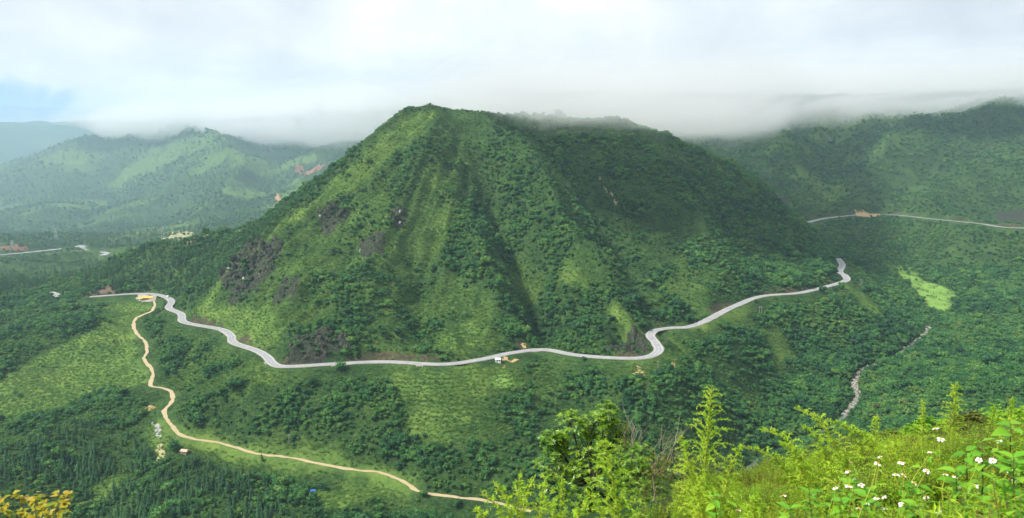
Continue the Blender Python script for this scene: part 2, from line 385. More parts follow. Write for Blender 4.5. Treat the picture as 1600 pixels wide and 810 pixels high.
# ------------------------------------------------------------------ mesh helpers
def mk(name, V, F, mats, parent=None, smooth=False, mi=None, link=True):
    """one mesh object from vertices and faces (lists or arrays)"""
    me = bpy.data.meshes.new(name)
    V = np.asarray(V, np.float32).reshape(-1, 3)
    lens = np.fromiter((len(f) for f in F), np.int32, len(F)) if not isinstance(F, np.ndarray) else np.full(len(F), F.shape[1], np.int32)
    flat = np.concatenate([np.asarray(f, np.int32) for f in F]) if not isinstance(F, np.ndarray) else F.astype(np.int32).ravel()
    me.vertices.add(len(V)); me.vertices.foreach_set('co', V.ravel())
    me.loops.add(len(flat)); me.loops.foreach_set('vertex_index', flat)
    me.polygons.add(len(lens)); me.polygons.foreach_set('loop_start', np.r_[0, np.cumsum(lens)[:-1]].astype(np.int32))
    if mi is not None: me.polygons.foreach_set('material_index', np.asarray(mi, np.int32))
    me.polygons.foreach_set('use_smooth', np.full(len(lens), smooth))
    me.update(calc_edges=True); me.validate()
    for m in (mats if isinstance(mats, (list, tuple)) else [mats]): me.materials.append(m)
    o = bpy.data.objects.new(name, me)
    if link: COL.objects.link(o)
    if parent is not None: o.parent = parent
    return o
class G:
    """gathers pieces of one mesh"""
    def __init__(self): self.v = []; self.f = []; self.m = []; self.n = 0
    def add(self, V, F, mat=0):
        V = np.asarray(V, float).reshape(-1, 3); self.v.append(V)
        self.f += [tuple(int(i) + self.n for i in f) for f in F]; self.m += [mat] * len(F); self.n += len(V)
    def tube(self, pts, rads, sides=5, mat=0, cap=True):
        p = np.asarray(pts, float); n = len(p); t = np.gradient(p, axis=0); t /= np.linalg.norm(t, axis=1)[:, None] + 1e-9
        ref = np.array([0.31, 0.17, 0.93]) if abs(t[0, 2]) < 0.9 else np.array([1.0, 0.1, 0])
        a = np.cross(t, ref); a /= np.linalg.norm(a, axis=1)[:, None] + 1e-9; b = np.cross(t, a)
        th = np.arange(sides) * 2 * math.pi / sides; r = np.broadcast_to(rads, (n,))
        V = p[:, None] + r[:, None, None] * (np.cos(th)[None, :, None] * a[:, None] + np.sin(th)[None, :, None] * b[:, None])
        F = [(i * sides + k, i * sides + (k + 1) % sides, (i + 1) * sides + (k + 1) % sides, (i + 1) * sides + k) for i in range(n - 1) for k in range(sides)]
        if cap: F += [tuple(range(sides))[::-1], tuple((n - 1) * sides + k for k in range(sides))]
        self.add(V.reshape(-1, 3), F, mat)
    def box(self, c, s, rz=0.0, mat=0, taper=1.0):
        x, y, z = np.array(s) / 2; q = [(-x, -y, -z), (x, -y, -z), (x, y, -z), (-x, y, -z)]; q += [(a * taper, b * taper, z) for a, b, _ in q]
        co, si = math.cos(rz), math.sin(rz); V = [(c[0] + a * co - b * si, c[1] + a * si + b * co, c[2] + d) for a, b, d in q]
        self.add(V, [(3, 2, 1, 0), (4, 5, 6, 7), (0, 1, 5, 4), (1, 2, 6, 5), (2, 3, 7, 6), (3, 0, 4, 7)], mat)
    def build(self, name, mats, parent=None, smooth=False, link=True):
        return mk(name, np.vstack(self.v), self.f, mats, parent, smooth, self.m, link)
def thing(name, label, cat, loc=(0, 0, 0), rz=0.0, group=None):
    o = bpy.data.objects.new(name, None); o.empty_display_size = 0.2; COL.objects.link(o)
    o.location = loc; o.rotation_euler = (0, 0, rz); o['label'] = label; o['category'] = cat
    if group: o['group'] = group
    return o
def tag(o, label, cat, group=None):
    o['label'] = label; o['category'] = cat
    if group: o['group'] = group
    return o
def kind(o, k): o['kind'] = k; return o
def copy_thing(root, kids, loc, rz, sc=1.0, label=None, group=None):
    r = root.copy(); COL.objects.link(r); r.location = loc; r.rotation_euler = (0, 0, rz); r.scale = (sc, sc, sc)
    if label: r['label'] = label
    if group: r['group'] = group
    for k in kids:
        c = k.copy(); COL.objects.link(c); c.parent = r
    return r
ICO_V = np.array([(0, 0, -1), (.7236, -.5257, -.4472), (-.2764, -.8506, -.4472), (-.8944, 0, -.4472), (-.2764, .8506, -.4472), (.7236, .5257, -.4472), (.2764, -.8506, .4472), (-.7236, -.5257, .4472), (-.7236, .5257, .4472), (.2764, .8506, .4472), (.8944, 0, .4472), (0, 0, 1)])
ICO_F = [(0, 2, 1), (1, 5, 0), (0, 3, 2), (0, 4, 3), (0, 5, 4), (1, 10, 5), (2, 6, 1), (3, 7, 2), (4, 8, 3), (5, 9, 4), (1, 6, 10), (2, 7, 6), (3, 8, 7), (4, 9, 8), (5, 10, 9), (6, 11, 10), (7, 11, 6), (8, 11, 7), (9, 11, 8), (10, 11, 9)]

# ------------------------------------------------------------------ materials
def plain_mat(name, col, rough=0.8, spec=0.2, vary=0.25, scale=3.0, bump=0.0):
    m = bpy.data.materials.new(name); m.use_nodes = True; t = NT(m.node_tree)
    g = t.n('ShaderNodeNewGeometry'); n = t.noise(g.outputs['Position'], scale, 5, 0.6)
    c = t.mix(n, tuple(x * (1 - vary) for x in col), tuple(min(1, x * (1 + vary)) for x in col))
    b = t.n('ShaderNodeBsdfPrincipled', i_Roughness=rough); b.inputs['Specular IOR Level'].default_value = spec
    t.l(c, b.inputs['Base Color'])
    if bump:
        bp = t.n('ShaderNodeBump', i_Strength=bump, i_Distance=0.3); t.l(n, bp.inputs['Height']); t.l(bp.outputs[0], b.inputs['Normal'])
    o = t.n('ShaderNodeOutputMaterial'); t.l(b.outputs[0], o.inputs[0]); return m
def leaf_mat(name, ramp, trans=0.3, per='object', scale=0.02, rough=0.6, fine=None, spec=0.25):
    """leaf colour from a per-tree random value and a slow drift across the land"""
    m = bpy.data.materials.new(name); m.use_nodes = True; t = NT(m.node_tree)
    oi = t.n('ShaderNodeObjectInfo'); g = t.n('ShaderNodeNewGeometry')
    r = oi.outputs['Random'] if per == 'object' else g.outputs['Random Per Island']
    n = t.noise(oi.outputs['Location'] if per == 'object' else g.outputs['Position'], scale, 3, 0.6)
    v = t.math('ADD', t.math('MULTIPLY', r, 0.5), t.math('MULTIPLY', t.math('SUBTRACT', n, 0.30), 1.3))
    if per == 'object':
        v = t.math('ADD', v, t.math('MULTIPLY', t.math('SUBTRACT', g.outputs['Random Per Island'], 0.5), 0.35))
    c = t.ramp(v, ramp)
    if fine:
        nf = t.noise(g.outputs['Position'], fine, 3, 0.6); c = t.mix(t.math('MULTIPLY', nf, 0.5), c, (0.02, 0.03, 0.008))
    b = t.n('ShaderNodeBsdfPrincipled', i_Roughness=rough); b.inputs['Specular IOR Level'].default_value = spec
    t.l(c, b.inputs['Base Color'])
    tr = t.n('ShaderNodeBsdfTranslucent'); t.l(t.mix(0.5, c, t.mix(1.0, c, (1.0, 1.25, 0.45), 'MULTIPLY')), tr.inputs[0])
    x = t.n('ShaderNodeMixShader', i_0=trans); t.l(b.outputs[0], x.inputs[1]); t.l(tr.outputs[0], x.inputs[2])
    o = t.n('ShaderNodeOutputMaterial'); t.l(x.outputs[0], o.inputs[0]); return m
M = {}
M['broad'] = leaf_mat('broadleaf_foliage', [(0.0, (0.013, 0.052, 0.026)), (0.25, (0.025, 0.098, 0.034)), (0.50, (0.046, 0.155, 0.038)), (0.72, (0.088, 0.220, 0.044)), (0.9, (0.145, 0.265, 0.050)), (1.0, (0.12, 0.13, 0.05))], 0.3, scale=0.018)  # blue in the dark tones puts a shaded look into the leaf colour
M['pine'] = leaf_mat('pine_foliage', [(0.1, (0.022, 0.080, 0.036)), (0.5, (0.040, 0.130, 0.042)), (0.9, (0.080, 0.190, 0.050))], 0.25, scale=0.02)
M['scrub'] = leaf_mat('scrub_foliage', [(0.0, (0.026, 0.078, 0.022)), (0.35, (0.056, 0.140, 0.030)), (0.6, (0.095, 0.195, 0.036)), (0.85, (0.155, 0.250, 0.046)), (1.0, (0.15, 0.15, 0.05))], 0.3, scale=0.025)
M['sward'] = leaf_mat('grass_sward', [(0.05, (0.052, 0.140, 0.030)), (0.4, (0.095, 0.200, 0.038)), (0.65, (0.145, 0.255, 0.046)), (0.9, (0.220, 0.300, 0.066))], 0.3, scale=0.025)
M['bark'] = plain_mat('bark', (0.075, 0.058, 0.042), 0.9, 0.1)
M['asphalt'] = plain_mat('road_surface', (0.26, 0.26, 0.27), 0.85, 0.2, 0.34, 0.09)
M['shoulder'] = plain_mat('gravel_shoulder', (0.30, 0.27, 0.22), 0.95, 0.1, 0.3, 0.4)
M['paint'] = plain_mat('road_paint', (0.75, 0.75, 0.73), 0.7, 0.2, 0.1)
M['concrete'] = plain_mat('concrete', (0.34, 0.33, 0.30), 0.9, 0.2, 0.2, 0.6)
M['dirt'] = plain_mat('track_dirt', (0.40, 0.32, 0.19), 0.95, 0.1, 0.22, 0.25)
M['earth'] = plain_mat('bare_earth', (0.33, 0.20, 0.10), 0.95, 0.1, 0.3, 0.35, 0.5)
M['redearth'] = plain_mat('red_earth', (0.20, 0.10, 0.065), 0.95, 0.1, 0.3, 0.05)
M['metal'] = plain_mat('galvanised_metal', (0.42, 0.44, 0.46), 0.5, 0.5, 0.1)
# ------------------------------------------------------------------ ground cover patches (on the map)
fx, fy = MX.ravel(), MY.ravel()
near = (fy > 430) & (fy < 1650) & (np.abs(fx) < 1250)
def zone_mask(polys):
    r = np.zeros(fx.shape, bool)
    for p in polys:
        r[near] |= zone(p, fx[near], fy[near])
    return r
Z_GRASS = [[(-40, 620), (0, 590), (60, 560), (110, 535), (150, 512), (160, 478), (205, 470), (240, 480), (205, 500), (208, 530), (222, 570), (230, 600), (200, 608), (150, 615), (90, 642), (0, 655), (-60, 660)],
           [(288, 492), (345, 434), (400, 382), (490, 314), (545, 262), (600, 214), (650, 178), (690, 178), (650, 215), (610, 245), (560, 300), (500, 330), (450, 352), (400, 397), (330, 470), (380, 480), (420, 470), (445, 520), (430, 555), (380, 530), (330, 505)],
           [(880, 418), (905, 412), (925, 424), (922, 448), (892, 456), (880, 440)], [(950, 482), (985, 492), (1005, 520), (1012, 532), (985, 528), (962, 505)],
           [(262, 660), (300, 672), (345, 682), (400, 700), (460, 700), (470, 685), (530, 690), (545, 722), (620, 732), (655, 752), (640, 775), (560, 745), (480, 742), (400, 728), (310, 706), (270, 690)],
           [(480, 775), (540, 758), (590, 762), (560, 790), (500, 800)], [(1040, 525), (1065, 535), (1085, 570), (1060, 560)], [(1195, 522), (1222, 517), (1242, 555), (1215, 585)],
           [(1320, 448), (1345, 455), (1375, 480), (1385, 500), (1355, 492)], [(1050, 515), (1110, 505), (1150, 485), (1180, 480), (1150, 505), (1100, 520)],
          
           [(240, 655), (262, 660), (262, 690), (250, 720), (235, 700)], [(160, 790), (135, 780), (170, 740), (195, 725), (185, 760)]]
Z_HALF = [[(560, 380), (640, 330), (700, 190), (760, 240), (720, 330), (690, 400), (760, 470), (790, 540), (640, 565), (560, 562), (545, 500)], [(400, 400), (500, 340), (620, 250), (600, 380), (540, 500), (440, 530), (400, 480)],
          [(690, 600), (860, 570), (870, 620), (760, 690), (690, 700), (560, 640)], [(1060, 400), (1130, 440), (1100, 490), (1040, 500), (980, 440)], [(300, 520), (400, 560), (440, 590), (340, 640), (270, 600)], [(950, 590), (1060, 560), (1080, 640), (960, 640)],
          [(770, 400), (810, 395), (850, 440), (840, 480), (800, 440)]]
Z_FIELD = [[(1404, 415), (1425, 418), (1442, 440), (1480, 453), (1500, 467), (1472, 487), (1448, 478), (1425, 450), (1405, 430)], [(770, 596), (792, 588), (812, 598), (790, 606), (765, 608)]]
Z_ROWS = [[(612, 580), (690, 577), (800, 571), (805, 592), (760, 612), (700, 640), (640, 625), (605, 605)], [(690, 508), (745, 505), (780, 540), (720, 552), (680, 552)], [(640, 640), (740, 640), (700, 690), (640, 690)]]
Z_ROCK = [[(340, 438), (368, 404), (410, 374), (442, 384), (432, 420), (402, 458), (360, 473)], [(486, 332), (532, 314), (548, 342), (508, 368)], [(600, 345), (632, 328), (642, 352), (614, 368)], [(560, 392), (582, 368), (600, 400), (570, 410)],
          [(443, 570), (452, 545), (465, 525), (520, 513), (545, 522), (548, 560)], [(940, 545), (985, 515), (1012, 528), (1018, 545), (1000, 553)], [(1545, 350), (1560, 338), (1590, 330), (1640, 335), (1640, 355)], [(1300, 338), (1320, 329), (1338, 332)], [(1200, 325), (1225, 308), (1232, 315), (1215, 328)],
          [(425, 470), (455, 475), (470, 440), (450, 430)]]
Z_PINE = [[(125, 445), (170, 410), (240, 384), (310, 379), (400, 354), (480, 303), (560, 250), (545, 262), (490, 312), (440, 350), (400, 381), (350, 432), (318, 470), (290, 475), (265, 455), (200, 440), (190, 460), (130, 470)],
          [(-60, 740), (30, 700), (100, 665), (190, 670), (245, 700), (235, 740), (180, 745), (140, 790), (60, 760), (-60, 790)], [(230, 760), (330, 705), (420, 715), (440, 735), (360, 760), (345, 830), (120, 830), (180, 770)],
          [(360, 760), (450, 750), (470, 830), (345, 830)], [(-60, 440), (60, 425), (160, 400), (150, 425), (60, 450), (-60, 470)]]
A_grass = zone_mask(Z_GRASS); A_half = zone_mask(Z_HALF); A_field = zone_mask(Z_FIELD); A_rows = zone_mask(Z_ROWS); A_rock = zone_mask(Z_ROCK); A_pine = zone_mask(Z_PINE)
def blur(a, n=2):
    a = a.reshape(ZG.shape).astype(float)
    for _ in range(n):
        b = np.pad(a, 1, mode='edge'); a = (b[1:-1, 1:-1] * 2 + b[:-2, 1:-1] + b[2:, 1:-1] + b[1:-1, :-2] + b[1:-1, 2:]) / 6
    return a
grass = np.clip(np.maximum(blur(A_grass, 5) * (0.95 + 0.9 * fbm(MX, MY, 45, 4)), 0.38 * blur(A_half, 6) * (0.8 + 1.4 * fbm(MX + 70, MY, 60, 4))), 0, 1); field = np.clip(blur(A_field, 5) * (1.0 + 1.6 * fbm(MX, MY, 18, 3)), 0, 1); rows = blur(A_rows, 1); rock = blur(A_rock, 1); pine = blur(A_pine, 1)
# terraces: the slope steps down in narrow beds
STEP = 2.5
tz = np.floor(ZG / STEP) * STEP + STEP * sstep(ZG / STEP - np.floor(ZG / STEP), 0.55, 1.0)
ZG = np.where(rows > 0.2, ZG + (tz - ZG) * rows, ZG)
# broken rock faces
fr_ = rock * (fbm(MX, MY, 16, 4, 0.6, True) * 7.0 + np.round(fbm(MX + ZG, MY, 9, 3) * 3) * 0.9)
ZG = ZG + np.where(ROADNESS > 3, fr_, 0)
gy_, gx_ = np.gradient(ZG, GY, GX); SLOPE = np.hypot(gx_, gy_)
grass = np.maximum(grass, 0.62 * sstep(MY, 1450, 1700) * sstep(fbm(MX - 0.3 * MY, MY, 300, 4), 0.02, 0.22)); grass = grass * (1 - 0.4 * sstep(ZG, -110, 10)); grass = np.maximum(grass, rows * 0.75); soil = np.clip(CUT, 0, 1) * (ROADNESS > 0)
soil = np.clip(soil * (0.85 + 1.2 * fbm(MX, MY, 12, 3)), 0, 1)
big = fbm(MX, MY, 190, 4)

def ground_material():
    m = bpy.data.materials.new('ground'); m.use_nodes = True; t = NT(m.node_tree)
    def at(n): return t.n('ShaderNodeAttribute', attribute_name=n).outputs['Fac']
    pos = t.n('ShaderNodeNewGeometry').outputs['Position']
    nf = t.noise(pos, 0.35, 6, 0.65); nm = t.noise(pos, 0.045, 5, 0.6); nl = t.noise(pos, 0.008, 3)
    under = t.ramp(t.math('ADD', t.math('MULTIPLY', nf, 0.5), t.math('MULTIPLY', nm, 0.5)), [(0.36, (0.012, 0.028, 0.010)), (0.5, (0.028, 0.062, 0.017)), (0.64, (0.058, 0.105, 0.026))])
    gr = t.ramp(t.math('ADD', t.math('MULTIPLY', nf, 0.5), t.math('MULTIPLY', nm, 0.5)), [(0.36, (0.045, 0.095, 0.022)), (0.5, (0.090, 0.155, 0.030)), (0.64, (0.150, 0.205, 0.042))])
    fld = t.ramp(nf, [(0.3, (0.09, 0.19, 0.035)), (0.6, (0.17, 0.28, 0.055))])
    so = t.ramp(t.math('ADD', t.math('MULTIPLY', nf, 0.6), t.math('MULTIPLY', nm, 0.4)), [(0.35, (0.026, 0.029, 0.015)), (0.5, (0.052, 0.050, 0.027)), (0.66, (0.13, 0.104, 0.056))])
    wv = t.n('ShaderNodeVectorMath', operation='MULTIPLY'); wv.inputs[1].default_value = (0.5, 0.5, 0.12); t.l(pos, wv.inputs[0])
    nr = t.noise(wv.outputs[0], 1.0, 7, 0.7)
    ro = t.ramp(nr, [(0.38, (0.014, 0.016, 0.011)), (0.52, (0.034, 0.036, 0.027)), (0.64, (0.075, 0.075, 0.060)), (0.74, (0.24, 0.22, 0.16))])
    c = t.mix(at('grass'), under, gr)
    c = t.mix(at('field'), c, fld)
    c = t.mix(t.rng(t.math('ADD', at('soil'), t.math('SUBTRACT', nf, 0.5)), 0.25, 0.6, 0, 1), c, so)
    rk = t.rng(t.math('ADD', at('rock'), t.math('MULTIPLY', t.math('SUBTRACT', nm, 0.5), 1.6)), 0.35, 0.6, 0, 1)
    rk = t.math('MULTIPLY', rk, t.rng(nf, 0.34, 0.50, 0.05, 1.0))
    c = t.mix(rk, c, ro)
    b = t.n('ShaderNodeBsdfPrincipled', i_Roughness=0.95); b.inputs['Specular IOR Level'].default_value = 0.08
    t.l(c, b.inputs['Base Color'])
    bp = t.n('ShaderNodeBump', i_Strength=0.6, i_Distance=1.0); t.l(nf, bp.inputs['Height']); t.l(bp.outputs[0], b.inputs['Normal'])
    o = t.n('ShaderNodeOutputMaterial'); t.l(b.outputs[0], o.inputs[0]); return m
nx, ny = len(GX), len(GY); idx = np.arange(nx * ny).reshape(ny, nx)
quads = np.stack([idx[:-1, :-1], idx[:-1, 1:], idx[1:, 1:], idx[1:, :-1]], -1).reshape(-1, 4)
ground = kind(mk('ground', np.c_[fx, fy, ZG.ravel()], quads, ground_material(), smooth=True), 'structure')
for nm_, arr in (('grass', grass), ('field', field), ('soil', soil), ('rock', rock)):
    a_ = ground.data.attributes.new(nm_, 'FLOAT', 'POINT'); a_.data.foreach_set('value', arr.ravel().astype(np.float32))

# ------------------------------------------------------------------ roads, track, stream
def side_normals(p):
    d = np.gradient(p[:, :2], axis=0); d /= np.linalg.norm(d, axis=1)[:, None] + 1e-9; return np.c_[-d[:, 1], d[:, 0]]
def strip_vf(p, o0, o1, dz, wob=0.0, seed=0):
    n = side_normals(p); k = len(p)
    a = np.full(k, float(o0)); b = np.full(k, float(o1))
    if wob:
        s = np.arange(k) * 0.35; a = a + pnoise(s, s * 0 + seed + 0.5) * wob; b = b + pnoise(s, s * 0 + seed + 7.5) * wob
    V = np.vstack([np.c_[p[:, :2] + n * a[:, None], p[:, 2] + dz], np.c_[p[:, :2] + n * b[:, None], p[:, 2] + dz]])
    return V, np.array([(i, k + i, k + i + 1, i + 1) for i in range(k - 1)])
def ribbon(name, p, o0, o1, dz, mat, wob=0.0, seed=0, parent=None):
    V, F = strip_vf(p, o0, o1, dz, wob, seed); return mk(name, V, F, mat, parent)
def kerb_strip(name, p, off, wdt, h, mat, parent):
    """a continuous low concrete edge with a top and two faces"""
    n = side_normals(p); k = len(p); rows_ = []
    for o_, z_ in ((off - wdt / 2, -0.1), (off - wdt / 2, h), (off + wdt / 2, h), (off + wdt / 2, -0.1)):
        rows_.append(np.c_[p[:, :2] + n * o_, p[:, 2] + z_])
    F = [(r * k + i, r * k + i + 1, (r + 1) * k + i + 1, (r + 1) * k + i) for r in range(3) for i in range(k - 1)]
    return mk(name, np.vstack(rows_), F, mat, parent)
def build_road(p, hw):
    sh = kind(ribbon('road_shoulder', p, -hw - 1.1, hw + 1.1, 0.22, M['shoulder'], 0.5, 3), 'structure')
    rd = kind(ribbon('road', p, -hw, hw, 0.30, M['asphalt']), 'structure')
    g = G()
    for i in range(2, len(p) - 3, 4):
        q = p[i:i + 2]; V, F = strip_vf(q, -0.12, 0.12, 0.306); g.add(V, F)
    g.build('centre_line', M['paint'], rd); 
    for s in (-1, 1): ribbon('edge_line', p, s * (hw - 0.35) - 0.1, s * (hw - 0.35) + 0.1, 0.306, M['paint'], parent=rd)
    return rd
rd = build_road(road_main, 3.8)
kerb_strip('kerb', road_main, 4.05, 0.4, 0.55, M['concrete'], rd); kerb_strip('kerb', road_main, -4.05, 0.4, 0.55, M['concrete'], rd)
build_road(road_right, 4.2); build_road(road_left, 7.0)
for b_ in road_bits: build_road(resample(b_, 3.0), 4.5)
tr_ = kind(ribbon('dirt_track', track, -1.8, 1.8, 0.12, M['dirt'], 1.1, 11), 'structure')
# ------------------------------------------------------------------ trees and scrub
def tree_crown(rng, kind_):
    g = G()
    if kind_ == 'broad':
        lobes = []
        for i in range(9):
            a = rng.uniform(0, 6.28); r = rng.uniform(0.1, 0.62); lobes.append((math.cos(a) * r, math.sin(a) * r, rng.uniform(0.45, 1.15), rng.uniform(0.26, 0.44)))
        lobes.append((0, 0, 0.95, 0.45))
        for x, y, z, s in lobes:
            V = ICO_V * s * np.array([1, 1, 0.85]) * 0.86 * rng.uniform(0.85, 1.1, (12, 1)) + (x, y, z); g.add(V, ICO_F)
            for k in range(34):
                d = rng.normal(size=3); d[2] = abs(d[2]) * 0.9 - 0.25; d /= np.linalg.norm(d)
                c = np.array([x, y, z]) + d * s * rng.uniform(0.85, 1.22) * (1, 1, 0.85)
                n = d + rng.normal(size=3) * 0.45; n /= np.linalg.norm(n); t = np.cross(n, rng.normal(size=3)); t /= np.linalg.norm(t); b = np.cross(n, t); e = rng.uniform(0.07, 0.15)
                g.add([c - t * e, c + b * e * 0.8 - n * 0.02, c + t * e * 1.2, c - b * e * 0.8 + n * 0.02], [(0, 1, 2, 3)])
    elif kind_ == 'pine':
        H = 2.6
        for L in range(9):
            f = L / 8; z0 = 0.55 + f * (H - 0.65); rad = (0.62 - 0.52 * f) * rng.uniform(0.85, 1.12); nb = 9 - L // 2
            for k in range(nb):
                a = 6.283 * (k + rng.uniform(-.3, .3)) / nb + L; d = np.array([math.cos(a), math.sin(a), 0]); s = np.array([-d[1], d[0], 0]); q = rad * rng.uniform(0.75, 1.15)
                wd = 0.34 * q + 0.04; c0 = np.array([0, 0, z0 + 0.12]); tip = d * q + (0, 0, z0 - 0.10 + 0.12 * f); mid = d * q * 0.55 + (0, 0, z0 + 0.09)
                g.add([c0, mid + s * wd, tip, mid - s * wd, mid + (0, 0, -0.10)], [(0, 1, 4), (1, 2, 4), (2, 3, 4), (3, 0, 4), (0, 1, 2, 3)])
        g.add([(0.05, 0, H - .25), (-.03, .05, H - .25), (-.03, -.05, H - .25), (0, 0, H + .08)], [(0, 1, 3), (1, 2, 3), (2, 0, 3)])
    elif kind_ == 'scrub':
        for i in range(6):
            a = rng.uniform(0, 6.28); r = rng.uniform(0.1, 0.7); x, y, s = math.cos(a) * r, math.sin(a) * r, rng.uniform(0.25, 0.42)
            g.add(ICO_V * s * rng.uniform(0.8, 1.15, (12, 1)) * (1, 1, 0.8) + (x, y, 0.15), ICO_F)
            for k in range(16):
                d = rng.normal(size=3); d[2] = abs(d[2]); d /= np.linalg.norm(d); c = np.array([x, y, 0.15]) + d * s * rng.uniform(0.9, 1.3); e = rng.uniform(0.07, 0.16)
                t = np.cross(d, rng.normal(size=3)); t /= np.linalg.norm(t); b = d * 0.7 + np.cross(d, t) * 0.6
                g.add([c - t * e * .5, c + t * e * .5, c + b * e * 1.5], [(0, 1, 2)])
    elif kind_ in ('tuft', 'fern'):
        for k in range(60):
            a = rng.uniform(0, 6.28); r = rng.uniform(0, 0.9) ** 0.6; c = np.array([math.cos(a) * r, math.sin(a) * r, 0]); h = rng.uniform(0.25, 0.55); wd = rng.uniform(0.05, 0.11)
            a2 = rng.uniform(0, 6.28); t = np.array([math.cos(a2), math.sin(a2), 0]); ln = np.array([math.cos(a2 + 1.3), math.sin(a2 + 1.3), 0]) * rng.uniform(0.05, 0.35)
            g.add([c - t * wd, c + t * wd, c + ln + (0, 0, h)], [(0, 1, 2)])
    return g
def tree_trunk(rng, kind_):
    g = G()
    if kind_ == 'pine': g.tube([(0, 0, -0.25), (0.01, 0, 0.6), (0, 0.01, 1.6), (0, 0, 2.5)], [0.055, 0.045, 0.03, 0.01], 6)
    else:
        g.tube([(0, 0, -0.25), (0.02, 0.01, 0.25), (-0.01, 0.03, 0.55), (0, 0, 1.0)], [0.075, 0.06, 0.045, 0.015], 6)
        for k in range(4):
            a = k * 1.7 + rng.uniform(0, .5); d = np.array([math.cos(a), math.sin(a), 0]); g.tube([(0, 0.01, 0.35 + k * .06), d * 0.25 + (0, 0, 0.6), d * 0.5 + (0, 0, 0.85)], [0.035, 0.025, 0.008], 5)
    return g
PR = {}
def protos():
    for kd, n, mt in (('broad', 4, 'broad'), ('pine', 3, 'pine'), ('scrub', 3, 'scrub'), ('tuft', 3, 'sward'), ('fern', 2, 'scrub')):
        PR[kd] = []
        for i in range(n):
            rng = np.random.RandomState(100 + i * 7 + len(kd)); c = tree_crown(rng, kd); tr = tree_trunk(rng, kd) if kd in ('broad', 'pine') else None
            PR[kd].append((c, tr, mt))
protos()
protocol = bpy.data.collections.new('plant_kinds')      # sources for the mass planting; not part of the scene
order = []
for kd in ('broad', 'pine', 'scrub', 'tuft', 'fern'):
    for i, (c, tr, mt) in enumerate(PR[kd]):
        g = G()
        if tr is not None: g.add(np.vstack(tr.v), tr.f, 1)
        g.add(np.vstack(c.v), c.f, 0)
        o = g.build('a%02d_%s' % (len(order), kd), [M[mt], M['bark']], link=False); protocol.objects.link(o); order.append(kd)
KI = {'broad': (0, 4), 'pine': (4, 3), 'scrub': (7, 3), 'tuft': (10, 3), 'fern': (13, 2)}

def mass(name, pts, scl, rot, pid, label=None):
    me = bpy.data.meshes.new(name); me.vertices.add(len(pts)); me.vertices.foreach_set('co', np.asarray(pts, np.float32).ravel())
    for nm_, tp, arr, key in (('size', 'FLOAT_VECTOR', scl, 'vector'), ('turn', 'FLOAT_VECTOR', rot, 'vector'), ('which', 'INT', pid, 'value')):
        a_ = me.attributes.new(nm_, tp, 'POINT'); a_.data.foreach_set(key, np.ascontiguousarray(arr, np.int32 if tp == 'INT' else np.float32).ravel())
    o = bpy.data.objects.new(name, me); COL.objects.link(o); o['kind'] = 'stuff'
    ng = bpy.data.node_groups.new(name, 'GeometryNodeTree'); ng.interface.new_socket('Geometry', in_out='INPUT', socket_type='NodeSocketGeometry'); ng.interface.new_socket('Geometry', in_out='OUTPUT', socket_type='NodeSocketGeometry')
    N = ng.nodes; gi = N.new('NodeGroupInput'); go = N.new('NodeGroupOutput'); ip = N.new('GeometryNodeInstanceOnPoints'); ci = N.new('GeometryNodeCollectionInfo')
    ci.inputs['Collection'].default_value = protocol; ci.inputs['Separate Children'].default_value = True; ci.inputs['Reset Children'].default_value = True
    ip.inputs['Pick Instance'].default_value = True
    def named(n, tp):
        q = N.new('GeometryNodeInputNamedAttribute'); q.data_type = tp; q.inputs['Name'].default_value = n; return [s for s in q.outputs if s.enabled][0]
    ng.links.new(gi.outputs[0], ip.inputs['Points']); ng.links.new(ci.outputs[0], ip.inputs['Instance']); ng.links.new(named('which', 'INT'), ip.inputs['Instance Index'])
    ng.links.new(named('size', 'FLOAT_VECTOR'), ip.inputs['Scale']); ng.links.new(named('turn', 'FLOAT_VECTOR'), ip.inputs['Rotation']); ng.links.new(ip.outputs[0], go.inputs[0])
    md = o.modifiers.new('planting', 'NODES'); md.node_group = ng
    return o
def gridval(A, x, y):
    i = np.clip(np.searchsorted(GX, x) - 1, 0, nx - 2); j = np.clip(np.searchsorted(GY, y) - 1, 0, ny - 2)
    i = i + ((x - GX[i]) > (GX[i + 1] - GX[i]) / 2); j = j + ((y - GY[j]) > (GY[j + 1] - GY[j]) / 2); return A[j, i]
rng = np.random.RandomState(11)
def jitter(y0, y1, step):
    ys = np.arange(y0, y1, step); xm = 0.70 * y1 + 60; X, Y = np.meshgrid(np.arange(-xm, xm, step), ys)
    X = (X + rng.uniform(-.5, .5, X.shape) * step).ravel(); Y = (Y + rng.uniform(-.5, .5, Y.shape) * step).ravel()
    k = np.abs(X) < 0.70 * Y + 60; return X[k], Y[k]
road_pts = np.vstack([road_main, road_right, *[resample(b, 3.0) for b in road_bits]])
def blocks_road(x, y, h):
    """would a plant of this height hide the road from anyone looking along the valley? keep the outer verge low, as a road crew does"""
    z = zat(x, y); bad = np.zeros(len(x), bool)
    for pl, hw in ((road_main, 5.2), (road_right, 6.0), (track, 3.2), (river, 2.5), (road_left, 6.5)):
        q = resample(pl, 4.0)
        for a, b, c in q:
            m = (np.abs(x - a) < 28) & (np.abs(y - b) < 28)
            if not m.any(): continue
            d = np.hypot(x[m] - a, y[m] - b); front = ((b - y[m]) > 0.5 * d) & (pl is not river)
            bad[m] |= (d < hw + h[m] * 0.35) | (front & (d < 24) & (z[m] + h[m] * 1.05 > c - 0.29 * d + 0.8))
    return bad & ((rng.uniform(0, 1, len(x)) > 0.04) | (x < -330))
B_x, B_y, B_s, B_r, B_k = [], [], [], [], []
